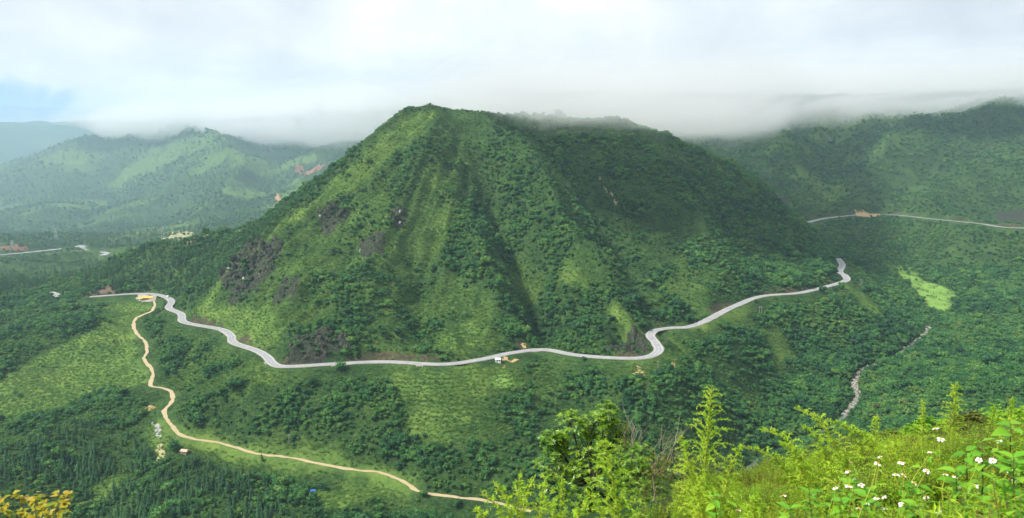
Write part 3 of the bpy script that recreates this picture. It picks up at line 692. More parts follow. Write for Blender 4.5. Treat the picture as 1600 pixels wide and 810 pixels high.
def put(x, y, s, kd, zs=None):
    n = len(x); st, c = KI[kd]
    B_x.append(x); B_y.append(y); B_s.append(np.c_[s, s, s * rng.uniform(0.8, 1.25, n) * (1 if zs is None else zs)]); B_r.append(np.c_[rng.uniform(-.08, .08, n), rng.uniform(-.08, .08, n), rng.uniform(0, 6.28, n)]); B_k.append(st + rng.randint(0, c, n))
# near and middle ground
x, y = jitter(440, 1290, 4.1)
v_g, v_f, v_r, v_rk, v_p, v_s = (gridval(A, x, y) for A in (grass, field, rows, rock, pine, soil)); clear = gridval(ROADNESS, x, y) > 1.5
for su, sv, sr in ((228, 470, 26), (289, 709, 8), (778, 567, 7), (489, 769, 6), (246, 672, 12), (235, 640, 6)):
    hx, hy, _ = hit(su, sv); clear &= ~((np.abs(x - hx) < sr) & (y < hy + 8) & (y > hy - sr * 1.3))
n1_ = fbm(x, y, 70, 4); n2_ = fbm(x + 500, y, 26, 3); valley = gridval(big, x, y)
right_dark = sstep(x, 150, 420) * sstep(y, 500, 620)
summit = sstep(zat(x, y), -30, 20) * (1 - sstep(x, -60, 30)); wood = 0.72 - 0.5 * summit + 1.0 * n1_ + 0.6 * n2_ - 1.25 * v_g - 3 * v_f - 0.9 * v_r + 0.35 * right_dark - 1.1 * v_s
u_ = rng.uniform(0, 1, len(x))
isp = (v_p > 0.5) & clear & (u_ < 0.50 + 0.9 * n2_)
ps_ = rng.uniform(1.5, 4.4, len(x)) * np.clip(1 + .8 * fbm(x, y, 40, 2), .7, 1.3); isp &= ~blocks_road(x, y, ps_ * 2.6)
put(x[isp], y[isp], ps_[isp], 'pine')
keep = (~isp) & clear & ((v_rk < 0.4) | (u_ < 0.18))
s_ = np.clip(1.9 + 2.2 * (wood - 0.35) + np.abs(rng.normal(0, 1.0, len(x))) * 0.9 - 0.5, 0.8, 5.4); s_ *= (1 - 0.45 * summit) * np.where(rng.uniform(0, 1, len(x)) < 0.06, 1.5, 1.0) * np.clip(1 + 1.0 * fbm(x + 40, y, 32, 3), 0.6, 1.5)
tree = keep & (u_ < np.clip(wood, 0.02, 1)); tree &= ~((v_r > .5) | (v_f > .4))
tree &= ~blocks_road(x, y, s_ * 1.6)
put(x[tree], y[tree], s_[tree], 'broad')
low = keep & ~tree & (rng.uniform(0, 1, len(x)) < np.where(v_f > 0.4, 0.15, 0.85)) & (v_s < 0.5)
ss = rng.uniform(1.0, 2.3, len(x)); low &= ~blocks_road(x, y, ss * 0.5)
put(x[low], y[low], ss[low], 'scrub')
x, y = jitter(440, 1000, 3.3)
gk = (gridval(grass, x, y) < 0.5) & (gridval(ROADNESS, x, y) > 4) & (gridval(soil, x, y) < 0.4) & (gridval(rock, x, y) < .6) & (gridval(field, x, y) < .5)
put(x[gk], y[gk], rng.uniform(1.2, 2.4, gk.sum()), 'fern')
x, y = jitter(440, 1180, 3.0)
gk = (gridval(grass, x, y) > 0.2) & (gridval(ROADNESS, x, y) > 4.5) & (rng.uniform(0, 1, len(x)) < 0.8) & (gridval(soil, x, y) < 0.5) & (gridval(rock, x, y) < .5)
put(x[gk], y[gk], rng.uniform(1.2, 2.2, gk.sum()), 'tuft')
# the near side of the valley, from the brow down
x, y = jitter(17, 440, 3.3); z = zat(x, y); hb = np.clip(0.5 + y / 60, 0.5, 2.4) * rng.uniform(.6, 1.2, len(x)); tk = rng.uniform(0, 1, len(x)) < .55
tk2 = (y > 17) & (x > -60)
put(x[tk & tk2], y[tk & tk2], hb[tk & tk2] * .9, 'broad'); put(x[~tk & tk2], y[~tk & tk2], hb[~tk & tk2], 'scrub')
# crop rows along the terrace edges
x, y = jitter(520, 800, 1.9); z = zat(x, y); fz = z / STEP - np.floor(z / STEP)
rk = (gridval(rows, x, y) > 0.4) & (fz < 0.45) & (gridval(ROADNESS, x, y) > 1)
put(x[rk], y[rk], rng.uniform(1.0, 1.5, rk.sum()), 'scrub')
# far hillsides
for y0, y1, st, s0 in ((1290, 1750, 7.0, 3.6), (1750, 2500, 10.0, 5.0), (2500, 3500, 15.0, 7.0), (3500, 4700, 22.0, 10.0)):
    x, y = jitter(y0, y1, st); z = zat(x, y); n1_ = fbm(x, y, 210, 4); n2_ = fbm(x + 300, y, 60, 3)
    left = x < -120
    ok = (gridval(ROADNESS, x, y) > 4) & (z < 120) & (gridval(soil, x, y) < 0.4) & (gridval(rock, x, y) < 0.5) & (rng.uniform(0, 1, len(x)) > 1.05 * gridval(grass, x, y))
    ok &= ~blocks_road(x, y, np.full(len(x), s0 * 1.5)) if y0 < 1700 else True
    dens = np.where(left, 0.72 + 1.3 * n1_ + 0.5 * n2_, 0.86 + 0.9 * n1_ + 0.5 * n2_)
    ok &= rng.uniform(0, 1, len(x)) < dens
    pn = ok & left & (n2_ + fbm(x - 900, y, 260, 2) > -0.15); bd = ok & ~pn
    put(x[pn], y[pn], s0 * rng.uniform(0.55, 0.95, pn.sum()), 'pine', 0.8); put(x[bd], y[bd], s0 * rng.uniform(0.6, 1.15, bd.sum()), 'broad')
PX = np.concatenate(B_x); PY = np.concatenate(B_y); PS = np.vstack(B_s); PRT = np.vstack(B_r); PK = np.concatenate(B_k)
PZ = zat(PX, PY)
print('plants', len(PX), 'tris', len(quads) * 2)
# what stands in view and shows largest: 300 broadleaf trees and 300 pines become things of their own, the rest stay mass planting
a_c = (PY * CP - PZ * SP); pu = U0 + FPX * PX / a_c; pv = V0 - FPX * (PY * SP + PZ * CP) / a_c
inview = (pu > 6) & (pu < 1594) & (pv < 806) & ~((pu > 740) & (pv > 650 - 0.0 * pu)) & ~((pu < 130) & (pv > 760))
single = np.zeros(len(PX), bool)
for kd in ('broad', 'pine'):
    st, c = KI[kd]; m = np.nonzero((PK >= st) & (PK < st + c) & inview)[0]
    single[m[np.argsort(-(PS[m, 0] / a_c[m]))[:300]]] = True
def region(u, v):
    if u < 130: return 'in the valley at the far lower left' if v > 660 else 'on the left edge beyond the grassy hill' if v < 560 else 'at the foot of the grassy hill on the left'
    if u < 262: return 'left of the stone bed in the lower left valley' if v > 650 else 'between the grassy hill and the dirt track'
    if u < 340 and v > 690: return 'right of the little pink-roofed hut'
    if v > 745 and u < 600: return 'at the bottom edge below the middle of the dirt track'
    if v > 700 and u < 760: return 'close to the lower run of the dirt track'
    if u < 500: return 'above the dirt track, left of the terraces'
    if u < 700: return 'under the terraces above the dirt track'
    if u < 860: return 'under the white shed, left of the leafy shrub'
    if u < 1010: return 'behind the leafy shrub'
    if u < 1130: return 'behind the tallest feathery weed'
    if u < 1290: return 'between the tallest weed and the stream'
    if u < 1360: return 'beside the stream'
    return 'right of the stream behind the crest'
TREE_SRC = {}
for kd in ('broad', 'pine'):
    for i, (c, tr, mt) in enumerate(PR[kd]):
        TREE_SRC[(kd, i)] = (c.build('crown', [M[mt]], link=False), tr.build('trunk', [M['bark']], link=False))
for i in np.nonzero(single)[0]:
    kd = order[PK[i]]; j = PK[i] - KI[kd][0]; where = region(pu[i], pv[i])
    big = PS[i, 0] > (3.5 if kd == 'pine' else 4.6); sz_ = 'large ' if big else 'smaller '
    lab = sz_ + ('dark conical pine ' if kd == 'pine' else 'bushy green broadleaf tree ') + where
    r = thing('pine_tree' if kd == 'pine' else 'broadleaf_tree', lab, 'pine tree' if kd == 'pine' else 'tree', (PX[i], PY[i], PZ[i]), 0, sz_ + ('pines ' if kd == 'pine' else 'broadleaf trees ') + where)
    r.rotation_euler = tuple(PRT[i]); r.scale = tuple(PS[i])
    for src in TREE_SRC[(kd, j)]:
        c = src.copy(); COL.objects.link(c); c.parent = r
rest = ~single
woods = rest & (PK < 7); floor_ = rest & (PK >= 7)
mass('forest', np.c_[PX, PY, PZ][woods], PS[woods], PRT[woods], PK[woods])
mass('scrub', np.c_[PX, PY, PZ][floor_], PS[floor_], PRT[floor_], PK[floor_])
# ------------------------------------------------------------------ bare ground, landslips, works beside the roads
def drape(name, px, mat, dz=0.3, step=1.3, fray=1.0, kd='structure'):
    pl = np.array([hit(*q)[:2] for q in px]); x0, y0 = pl.min(0) - 4; x1, y1 = pl.max(0) + 4
    X, Y = np.meshgrid(np.arange(x0, x1, step), np.arange(y0, y1, step))
    k = inpoly(X + fbm(X, Y, 7 * step, 3) * 4 * fray * step, Y + fbm(X + 50, Y, 7 * step, 3) * 4 * fray * step, pl)
    c = k[:-1, :-1] & k[1:, :-1] & k[1:, 1:] & k[:-1, 1:]; I = np.arange(X.size).reshape(X.shape)
    q = np.stack([I[:-1, :-1], I[:-1, 1:], I[1:, 1:], I[1:, :-1]], -1)[c]
    if not len(q): return None
    used, inv = np.unique(q, return_inverse=True)
    x, y = X.ravel()[used], Y.ravel()[used]
    return kind(mk(name, np.c_[x, y, zat(x, y) + dz + fbm(x, y, 3, 2) * 0.12], inv.reshape(-1, 4), mat, smooth=True), kd)
M['sand'] = plain_mat('pale_slip_earth', (0.42, 0.29, 0.145), 0.95, 0.1, 0.3, 0.4, 0.5)
M['darkearth'] = plain_mat('dug_earth', (0.15, 0.105, 0.075), 0.95, 0.1, 0.4, 0.2); M['tan'] = plain_mat('dry_clearing', (0.30, 0.28, 0.14), 0.95, 0.1, 0.3, 0.05)
M['greystone'] = plain_mat('grey_stone_bed', (0.26, 0.27, 0.25), 0.95, 0.1, 0.4, 0.5)
drape('landslip_scar', [(815, 546), (814, 536), (817, 532), (821, 533), (825, 546)], M['sand'])
drape('landslip_scar', [(983, 600), (987, 590), (985, 582), (994, 580), (998, 570), (1004, 576), (1008, 584), (1007, 592), (999, 588), (992, 590), (987, 602)], M['sand'])
drape('landslip_scar', [(1040, 571), (1050, 566), (1056, 573), (1047, 576)], M['earth'])
drape('bare_earth', [(765, 566), (790, 560), (812, 560), (808, 566), (790, 567)], M['sand'])
drape('bare_earth', [(783, 578), (788, 570), (796, 573), (788, 580)], M['earth'])
drape('bare_earth', [(931, 276), (936, 274), (968, 318), (964, 324), (950, 306)], M['tan'], 0.4)
drape('landslip_scar', [(429, 304), (434, 300), (440, 316), (436, 322)], M['earth'], 0.8, 4)
drape('red_clearing', [(445, 264), (470, 258), (512, 256), (508, 263), (490, 270), (480, 276), (462, 270)], M['redearth'], 1.0, 6)
drape('dry_clearing', [(250, 372), (270, 362), (300, 362), (325, 368), (320, 378), (290, 382)], M['tan'], 1.0, 5)
drape('red_clearing', [(-20, 390), (10, 384), (40, 386), (50, 392), (0, 397)], M['redearth'], 0.5, 3)
drape('stone_bed', [(238, 658), (249, 660), (255, 684), (246, 688)], M['greystone'])
drape('bare_earth', [(242, 690), (262, 700), (258, 720), (245, 735)], M['tan'])
drape('bare_earth', [(150, 456), (172, 441), (182, 452), (195, 459), (155, 462)], M['darkearth'], 0.4)
drape('forecourt', [(212, 463), (222, 460), (245, 463), (240, 473), (222, 474)], M['shoulder'], 0.35)
drape('lay_by', [(1338, 338), (1335, 330), (1345, 329), (1380, 335), (1360, 341)], M['sand'], 0.4, 2)
drape('bare_earth', [(225, 640), (240, 633), (245, 637), (235, 643)], M['sand'])
# turf patches of brighter green in the crops
def face_dir(x, y): return math.atan2(y, x) - math.pi / 2
def put_at(u, v): x, y, z = hit(u, v); return (x, y, z)
# roadside stalls under a yellow tarpaulin
M['yellow'] = plain_mat('yellow_tarpaulin', (0.75, 0.40, 0.02), 0.6, 0.3, 0.15, 0.8)
M['white'] = plain_mat('white_sheeting', (0.78, 0.78, 0.76), 0.6, 0.3, 0.08)
M['dark'] = plain_mat('tyre_and_shade', (0.02, 0.02, 0.022), 0.9, 0.1)  # tyre black, also the culvert's inner shade as a colour
M['glass'] = plain_mat('dark_glass', (0.03, 0.04, 0.05), 0.15, 0.5)
M['pink'] = plain_mat('pink_roofing', (0.62, 0.36, 0.28), 0.8, 0.2, 0.15, 0.8)
M['blue'] = plain_mat('blue_tarpaulin', (0.03, 0.12, 0.42), 0.6, 0.3, 0.1)
M['timber'] = plain_mat('weathered_timber', (0.22, 0.18, 0.13), 0.9, 0.1)
x, y, z = put_at(228, 469)
st = thing('roadside_stall', 'roadside stalls under yellow tarpaulin roofs beside the road bend on the left', 'stall', (x, y, z), 0.12)
for k, (dx, w_, hh) in enumerate([(-6.2, 6.0, 3.0), (0.1, 6.4, 3.5), (6.4, 5.6, 3.1)]):
    g = G(); g.add([(dx - w_ / 2, -3.4, hh - .5), (dx + w_ / 2, -3.4, hh - .5), (dx + w_ / 2, 0, hh + .9), (dx - w_ / 2, 0, hh + .9), (dx + w_ / 2, 3.2, hh - .3), (dx - w_ / 2, 3.2, hh - .3)], [(0, 1, 2, 3), (3, 2, 4, 5)])
    g.add([(dx - w_ / 2, -3.4, hh - .6), (dx + w_ / 2, -3.4, hh - .6), (dx + w_ / 2, 0, hh + .8), (dx - w_ / 2, 0, hh + .8), (dx + w_ / 2, 3.2, hh - .4), (dx - w_ / 2, 3.2, hh - .4)], [(3, 2, 1, 0), (5, 4, 2, 3)])
    g.build('roof', M['yellow'], st)
    for sx in (-1, 1):
        for sy in (-3.1, 2.9):
            g = G(); g.tube([(dx + sx * (w_ / 2 - .3), sy, -1.2), (dx + sx * (w_ / 2 - .3), sy, hh - .45)], 0.12, 6); g.build('post', M['timber'], st)
g = G(); g.box((0, 2.6, 0.8), (17, 0.2, 2.4)); g.build('back_wall', M['white'], st)
g = G(); g.box((0, -1.2, 0.3), (15, 1.0, 0.9)); g.build('counter', M['timber'], st)
g = G(); g.box((0, -0.3, -1.0), (18.5, 7.6, 1.5)); g.build('platform', M['concrete'], st)
def vehicle(name, label, cat, loc, rz, L, Wd, H, paint, van=True):
    r = thing(name, label, cat, loc, rz); g = G()
    prof = [(-L / 2, .45), (L / 2, .45), (L / 2, H * .52), (L / 2 - .25, H * .6), (L / 2 - (.9 if van else 1.3), H), (-L / 2 + (.1 if van else .9), H), (-L / 2, H * .62)]
    n = len(prof); V = [(a, s * Wd / 2 * (1 if b < H * .7 else .9), b) for s in (-1, 1) for a, b in prof]
    g.add(V, [tuple(range(n)), tuple(range(n, 2 * n))[::-1]] + [(i, i + n, (i + 1) % n + n, (i + 1) % n) for i in range(n)]); g.build('body', paint, r)
    for s in (-1, 1):
        g = G(); g.add([(-L * .38, s * (Wd / 2 * .955 + .02), H * .62), (L * .28, s * (Wd / 2 * .955 + .02), H * .62), (L * .2, s * (Wd / 2 * .91 + .02), H * .9), (-L * .34, s * (Wd / 2 * .91 + .02), H * .9)], [(0, 1, 2, 3)]); g.build('side_window', M['glass'], r)
        for f in (-.31, .31):
            g = G(); g.tube([(L * f, s * (Wd / 2 - .22), .36), (L * f, s * (Wd / 2 + .02), .36)], .36, 12); wh = g.build('wheel', M['dark'], r)
            g = G(); g.tube([(L * f, s * (Wd / 2 + .02), .36), (L * f, s * (Wd / 2 + .04), .36)], .2, 8); g.build('rim', M['metal'], wh)
        g = G(); g.box((L / 2 + .01, s * Wd * .36, H * .42), (.06, .3, .2)); g.build('headlight', M['white'], r)
    g = G(); g.add([(L / 2 - .27, -Wd * .43, H * .62), (L / 2 - .27, Wd * .43, H * .62), (L / 2 - .86, Wd * .41, H * .94), (L / 2 - .86, -Wd * .41, H * .94)], [(0, 1, 2, 3)])
    g.v[-1] = g.v[-1] + np.array([.04, 0, .02]); g.build('windscreen', M['glass'], r)
    return r
M['vanpaint'] = plain_mat('white_car_paint', (0.72, 0.73, 0.74), 0.3, 0.5, 0.05)
k_ = int(np.argmin(np.hypot(U0 + FPX * road_main[:, 0] / (road_main[:, 1] * CP - road_main[:, 2] * SP) - 268, road_main[:, 1] - Pz(268, 469, -223)[1])))
q = road_main[k_]; dq = road_main[k_ + 1] - q
nq = np.array([-dq[1], dq[0]]) / np.hypot(dq[0], dq[1])
vehicle('parked_van', 'small white van on the paved road just past the yellow stalls', 'van', (q[0] + nq[0] * 1.8, q[1] + nq[1] * 1.8, q[2] + .31), math.atan2(dq[1], dq[0]), 5.2, 2.0, 2.2, M['vanpaint'])
# white shed below the road
def hut(name, label, u, v, w_, d_, h_, roof_m, wall_m, rz=0.0):
    x, y, z = put_at(u, v); r = thing(name, label, 'shed' if 'shed' in name else 'hut', (x, y, z), rz)
    g = G(); g.box((0, 0, h_ / 2 - .6), (w_, d_, h_ + 1.2)); g.build('wall', wall_m, r)
    g = G(); e = .35; zt = h_ + .05
    V = [(-w_ / 2 - e, -d_ / 2 - e, zt - .1), (w_ / 2 + e, -d_ / 2 - e, zt - .1), (w_ / 2 + e, 0, zt + d_ * .28), (-w_ / 2 - e, 0, zt + d_ * .28), (w_ / 2 + e, d_ / 2 + e, zt - .1), (-w_ / 2 - e, d_ / 2 + e, zt - .1)]
    g.add(V, [(0, 1, 2, 3), (3, 2, 4, 5), (1, 4, 2), (0, 3, 5), (5, 4, 1, 0)]); g.build('roof', roof_m, r)
    g = G(); g.box((-w_ * .15, -d_ / 2 - .02, .95), (.9, .08, 1.9)); g.build('door', M['timber'], r)
    f = G(); f.box((w_ * .25, -d_ / 2 - .02, 1.4), (1.0, .08, .8)); wi = f.build('window', M['timber'], r)
    f = G(); f.box((w_ * .25, -d_ / 2 - .07, 1.4), (.84, .04, .64)); f.build('pane', M['glass'], wi)
    return r
hut('shed', 'small white shed on bare earth just below the paved road', 778, 567, 5.0, 3.4, 2.7, M['white'], M['white'], 0.1)
hut('hut', 'little hut with a pink roof below the dirt track, left', 289, 709, 6.0, 4.0, 2.3, M['pink'], M['timber'], -0.3)
x, y, z = put_at(489, 769); r = thing('blue_shelter', 'small blue tarpaulin shelter on the slope near the bottom edge', 'shelter', (x, y, z), .3)
g = G(); g.add([(-2, -1.6, 1.2), (2, -1.6, 1.2), (2, 0, 2.2), (-2, 0, 2.2), (2, 1.6, 1.3), (-2, 1.6, 1.3)], [(0, 1, 2, 3), (3, 2, 4, 5)]); g.build('cover', M['blue'], r)
for a in (-1.9, 1.9):
    for b in (-1.5, 1.5): g = G(); g.tube([(a, b, -.5), (a, b, 1.3)], .06, 5); g.build('post', M['timber'], r)
# culvert under the road
k_ = int(np.argmin(np.abs(U0 + FPX * road_main[:, 0] / (road_main[:, 1] * CP - road_main[:, 2] * SP) - 838) + 1000 * (road_main[:, 1] > 900)))
q = road_main[k_]; dq = road_main[min(k_ + 2, len(road_main) - 1)] - road_main[k_ - 2]; rz = math.atan2(dq[1], dq[0])
r = thing('culvert', 'concrete culvert with a dark mouth under the paved road', 'culvert', (q[0], q[1], q[2]), rz)
g = G(); g.box((-3.2, -5.7, -1.7), (3.6, .8, 3.6)); g.build('wing_wall', M['concrete'], r)
g = G(); g.box((4.4, -5.7, -1.7), (2.6, .8, 3.6)); g.build('wing_wall', M['concrete'], r)
g = G(); g.box((0.85, -5.7, -.2), (4.5, .8, .6)); g.build('lintel', M['concrete'], r)
g = G(); g.box((0.85, -5.45, -2.0), (4.5, .3, 3.0)); g.build('shade_panel', M['dark'], r)  # solid slab, its dark colour stands for shade inside the culvert
# retaining walls on the outer edge
def wall_at(u0, label, L, h):
    best = None
    for k in range(2, len(road_main) - 2):
        a = road_main[k]; pu_ = U0 + FPX * a[0] / (a[1] * CP - a[2] * SP)
        if a[1] < 860 and (best is None or abs(pu_ - u0) < best[0]): best = (abs(pu_ - u0), k)
    k = best[1]; q = road_main[k]; dq = road_main[k + 2] - road_main[k - 2]
    if dq[0] < 0: dq = -dq
    rz = math.atan2(dq[1], dq[0]); r = thing('retaining_wall', label, 'wall', (q[0], q[1], q[2]), rz)
    g = G(); g.box((0, -5.9, -h / 2 + .25), (L, .7, h)); g.build('wall_face', M['wallpale'], r)
    for s in range(int(L // 3) + 1): g = G(); g.box((-L / 2 + .4 + s * 3.0, -6.35, -h / 2), (.4, .3, h * .9)); g.build('buttress', M['wallpale'], r)
    g = G(); g.box((0, -5.9, .33), (L + .2, .9, .16)); g.build('coping', M['concrete'], r)
M['wallpale'] = plain_mat('pale_masonry', (0.58, 0.52, 0.42), 0.9, 0.2, 0.2, 0.8)
wall_at(424, 'pale retaining wall on the outside of the left road bend', 9, 5); wall_at(521, 'short pale retaining wall below the straight road, left of centre', 4.5, 4.5)
wall_at(659, 'pale retaining wall below the straight road, nearest the terraces', 7, 4)
# pylons and poles
def pylon(label, u, v, H, grp):
    x, y, z = put_at(u, v); r = thing('power_pylon', label, 'pylon', (x, y, z), 0.35, grp)
    g = G(); b = H * .10; n = 6; cs = []
    for i in range(n + 1):
        f = i / n; wd = b * (1 - f) ** 1.1 + .45; cs.append([(sx * wd, sy * wd, H * f * .97) for sx, sy in ((-1, -1), (1, -1), (1, 1), (-1, 1))])
    for k in range(4): gg = G(); gg.tube([c[k] for c in cs], .22, 4); gg.build('leg', M['metal'], r)
    for i in range(n):
        for k in range(4): g.tube([cs[i][k], cs[i + 1][(k + 1) % 4]], .10, 3); g.tube([cs[i + 1][k], cs[i + 1][(k + 1) % 4]], .10, 3)
    g.build('lattice', M['metal'], r)
    for f, L in ((.70, .17), (.82, .20), (.94, .14)):
        gg = G(); gg.tube([(-H * L, 0, H * f), (H * L, 0, H * f)], .2, 4)
        for s in (-1, 1): gg.tube([(s * H * L, 0, H * f), (0, 0, H * f + H * .05)], .12, 3); gg.tube([(s * H * L, 0, H * f), (s * H * L, 0, H * f - 1.6)], .16, 4)
        gg.build('cross_arm', M['metal'], r)
pg = 'power pylons across the hazy valley at the left'
pylon('grey lattice pylon standing behind the dark pine ridge', 255, 377, 30, pg); pylon('lattice pylon above the far road bend at the left', 88, 376, 30, pg); pylon('faint lattice pylon by the far road, leftmost of three', 20, 392, 22, pg)
def pole(label, u, v, H, two):
    x, y, z = put_at(u, v); r = thing('utility_pole', label, 'utility pole', (x, y, z), 0.2)
    for s in ((-1, 1) if two else (0,)): g = G(); g.tube([(s * 1.4, 0, -.8), (s * 1.4, 0, H)], [.24, .17], 6); g.build('pole', M['concrete'], r)
    g = G(); g.box((0, .22, H - .9), (4.2 if two else 2.4, .16, .2)); g.build('cross_arm', M['metal'], r)
    for s in (-1, 0, 1): g = G(); g.tube([(s * (1.9 if two else 1.05), .22, H - .8), (s * (1.9 if two else 1.05), .22, H - .35)], .09, 5); g.build('insulator', M['white'], r)
pole('pale utility pole in the green field above the dirt track', 452, 697, 9, False); pole('twin utility poles on the spur right of the road end', 1345, 448, 10, True)
pole('twin utility poles on the slope below the right-hand road', 1188, 493, 10, True); pole('single utility pole below the hairpin bend', 1028, 580, 9, False); pole('single utility pole among the terraced beds', 781, 606, 9, False)
# ------------------------------------------------------------------ stream with boulders
M['water'] = plain_mat('stream_water', (0.10, 0.12, 0.10), 0.08, 0.6, 0.2, 0.5, 0.4)
kind(ribbon('stream', river, -2.2, 2.2, 0.25, M['water'], 1.2, 5), 'structure')
M['boulder'] = plain_mat('river_boulder', (0.29, 0.26, 0.22), 0.9, 0.2, 0.45, 0.4)
rng = np.random.RandomState(8); g = G()
for i in range(520):
    k = int(len(river) * (rng.uniform(0.22, 0.60) if rng.uniform() < .8 else rng.uniform(0, .2))); q = river[k]; s = rng.uniform(0.35, 1.4) ** 1.3; x, y = q[0] + rng.normal(0, 2.6), q[1] + rng.normal(0, 2.6)
    g.add(ICO_V * s * rng.uniform(.75, 1.2, (12, 1)) * (1.2, 1, .75) + (x, y, float(zat(x, y)) + .35 * s), ICO_F)
kind(g.build('river_boulders', M['boulder']), 'stuff')
# ------------------------------------------------------------------ crags
M['crag'] = plain_mat('dark_crag', (0.030, 0.031, 0.025), 0.95, 0.1, 0.6, 0.35, 0.8); M['cutrock'] = plain_mat('brown_cut_rock', (0.052, 0.049, 0.034), 0.95, 0.1, 0.6, 0.3, 0.8)
M['cragpale'] = plain_mat('pale_lichen_rock', (0.34, 0.33, 0.31), 0.95, 0.15, 0.4, 0.4)
def crag(label, px, n, seed, smax=4.2, pale=0.08, mat='crag'):
    rng = np.random.RandomState(seed); pl = np.array([hit(*q)[:2] for q in px]); c = pl.mean(0); z0 = float(zat(c[0], c[1]))
    r = thing('rock_outcrop', label, 'rock', (c[0], c[1], z0), 0, 'dark rock faces on the mountain'); g = G(); g2 = G(); k = 0
    while k < n:
        x, y = rng.uniform(pl.min(0), pl.max(0))
        if not inpoly(np.array([x]), np.array([y]), pl)[0]: continue
        k += 1; s = rng.uniform(.8, smax) * rng.uniform(.5, 1); z = float(zat(x, y))
        V = ICO_V * rng.uniform(.6, 1.15, (12, 1)) * (s * rng.uniform(.6, 1), s * .7, s * rng.uniform(.8, 1.6)); a = rng.uniform(0, 3)
        V = np.c_[V[:, 0] * math.cos(a) - V[:, 1] * math.sin(a), V[:, 0] * math.sin(a) + V[:, 1] * math.cos(a), V[:, 2]]
        (g2 if rng.uniform() < pale else g).add(V + (x - c[0], y - c[1], z - z0 + .1 * s), ICO_F)
    g.build('dark_rock', M[mat], r)['kind'] = 'stuff'
    if g2.v: g2.build('pale_rock', M['cragpale'], r)['kind'] = 'stuff'
crag('large dark crag low on the left shoulder of the mountain', Z_ROCK[0], 120, 1, 6.5, .02); crag('dark crag with pale streaks half way up the left face', Z_ROCK[1], 40, 2, 5.0, .06)
crag('small dark crag near the middle of the mountain face', Z_ROCK[2], 20, 3, 4.5); crag('scattered dark rocks between the two upper crags', Z_ROCK[3], 20, 4, 2.6)
crag('dark cut rock face above the straight road', Z_ROCK[4], 80, 5, 4.2, .03, 'cutrock'); crag('dark cut bank inside the hairpin bend', Z_ROCK[5], 30, 6, 3.4, .02, 'cutrock')
crag('low dark rocks under the large left crag', Z_ROCK[9], 24, 7, 2.6)
# ------------------------------------------------------------------ plants at the viewpoint
def gz(x, y): return float(zat(x, y))
M['plume'] = leaf_mat('feathery_foliage', [(0.05, (0.11, 0.26, 0.016)), (0.35, (0.25, 0.46, 0.020)), (0.7, (0.41, 0.57, 0.03)), (0.92, (0.50, 0.55, 0.05)), (1.0, (0.40, 0.27, 0.06))], 0.42, 'island', 3.0)
M['plumestem'] = plain_mat('yellow_green_stem', (0.36, 0.40, 0.05), 0.7, 0.2, 0.3, 20)
M['dleaf'] = leaf_mat('fresh_leaf', [(0.1, (0.08, 0.25, 0.022)), (0.5, (0.16, 0.40, 0.028)), (0.9, (0.30, 0.50, 0.035))], 0.4, 'object', 2.0, 0.45)
M['fleaf'] = leaf_mat('undergrowth_leaf', [(0.05, (0.045, 0.13, 0.010)), (0.3, (0.11, 0.28, 0.018)), (0.6, (0.23, 0.43, 0.024)), (0.88, (0.37, 0.50, 0.03)), (1.0, (0.34, 0.22, 0.05))], 0.4, 'island', 2.0, 0.5)
M['petal'] = plain_mat('white_petal', (0.82, 0.82, 0.80), 0.6, 0.2, 0.04)
M['disc'] = plain_mat('orange_flower_disc', (0.70, 0.28, 0.02), 0.7, 0.2, 0.3, 300)
M['shrubleaf'] = leaf_mat('glossy_shrub_leaf', [(0.05, (0.038, 0.112, 0.012)), (0.35, (0.090, 0.21, 0.016)), (0.65, (0.19, 0.33, 0.020)), (0.9, (0.38, 0.46, 0.032))], 0.35, 'island', 1.6, 0.35, None, 0.5)
M['drableaf'] = leaf_mat('small_dull_leaf', [(0.1, (0.040, 0.065, 0.012)), (0.5, (0.085, 0.115, 0.018)), (0.8, (0.18, 0.19, 0.03)), (1.0, (0.25, 0.16, 0.04))], 0.3, 'island', 1.5)
M['goldleaf'] = leaf_mat('yellowing_leaf', [(0.1, (0.13, 0.26, 0.02)), (0.45, (0.30, 0.33, 0.02)), (0.8, (0.44, 0.32, 0.015)), (1.0, (0.50, 0.36, 0.12))], 0.4, 'object', 2.0, 0.5)
M['twig'] = plain_mat('dead_grey_twig', (0.24, 0.20, 0.15), 0.9, 0.1, 0.25, 30)
M['stem'] = plain_mat('brown_green_stem', (0.16, 0.13, 0.04), 0.8, 0.2, 0.35, 20)

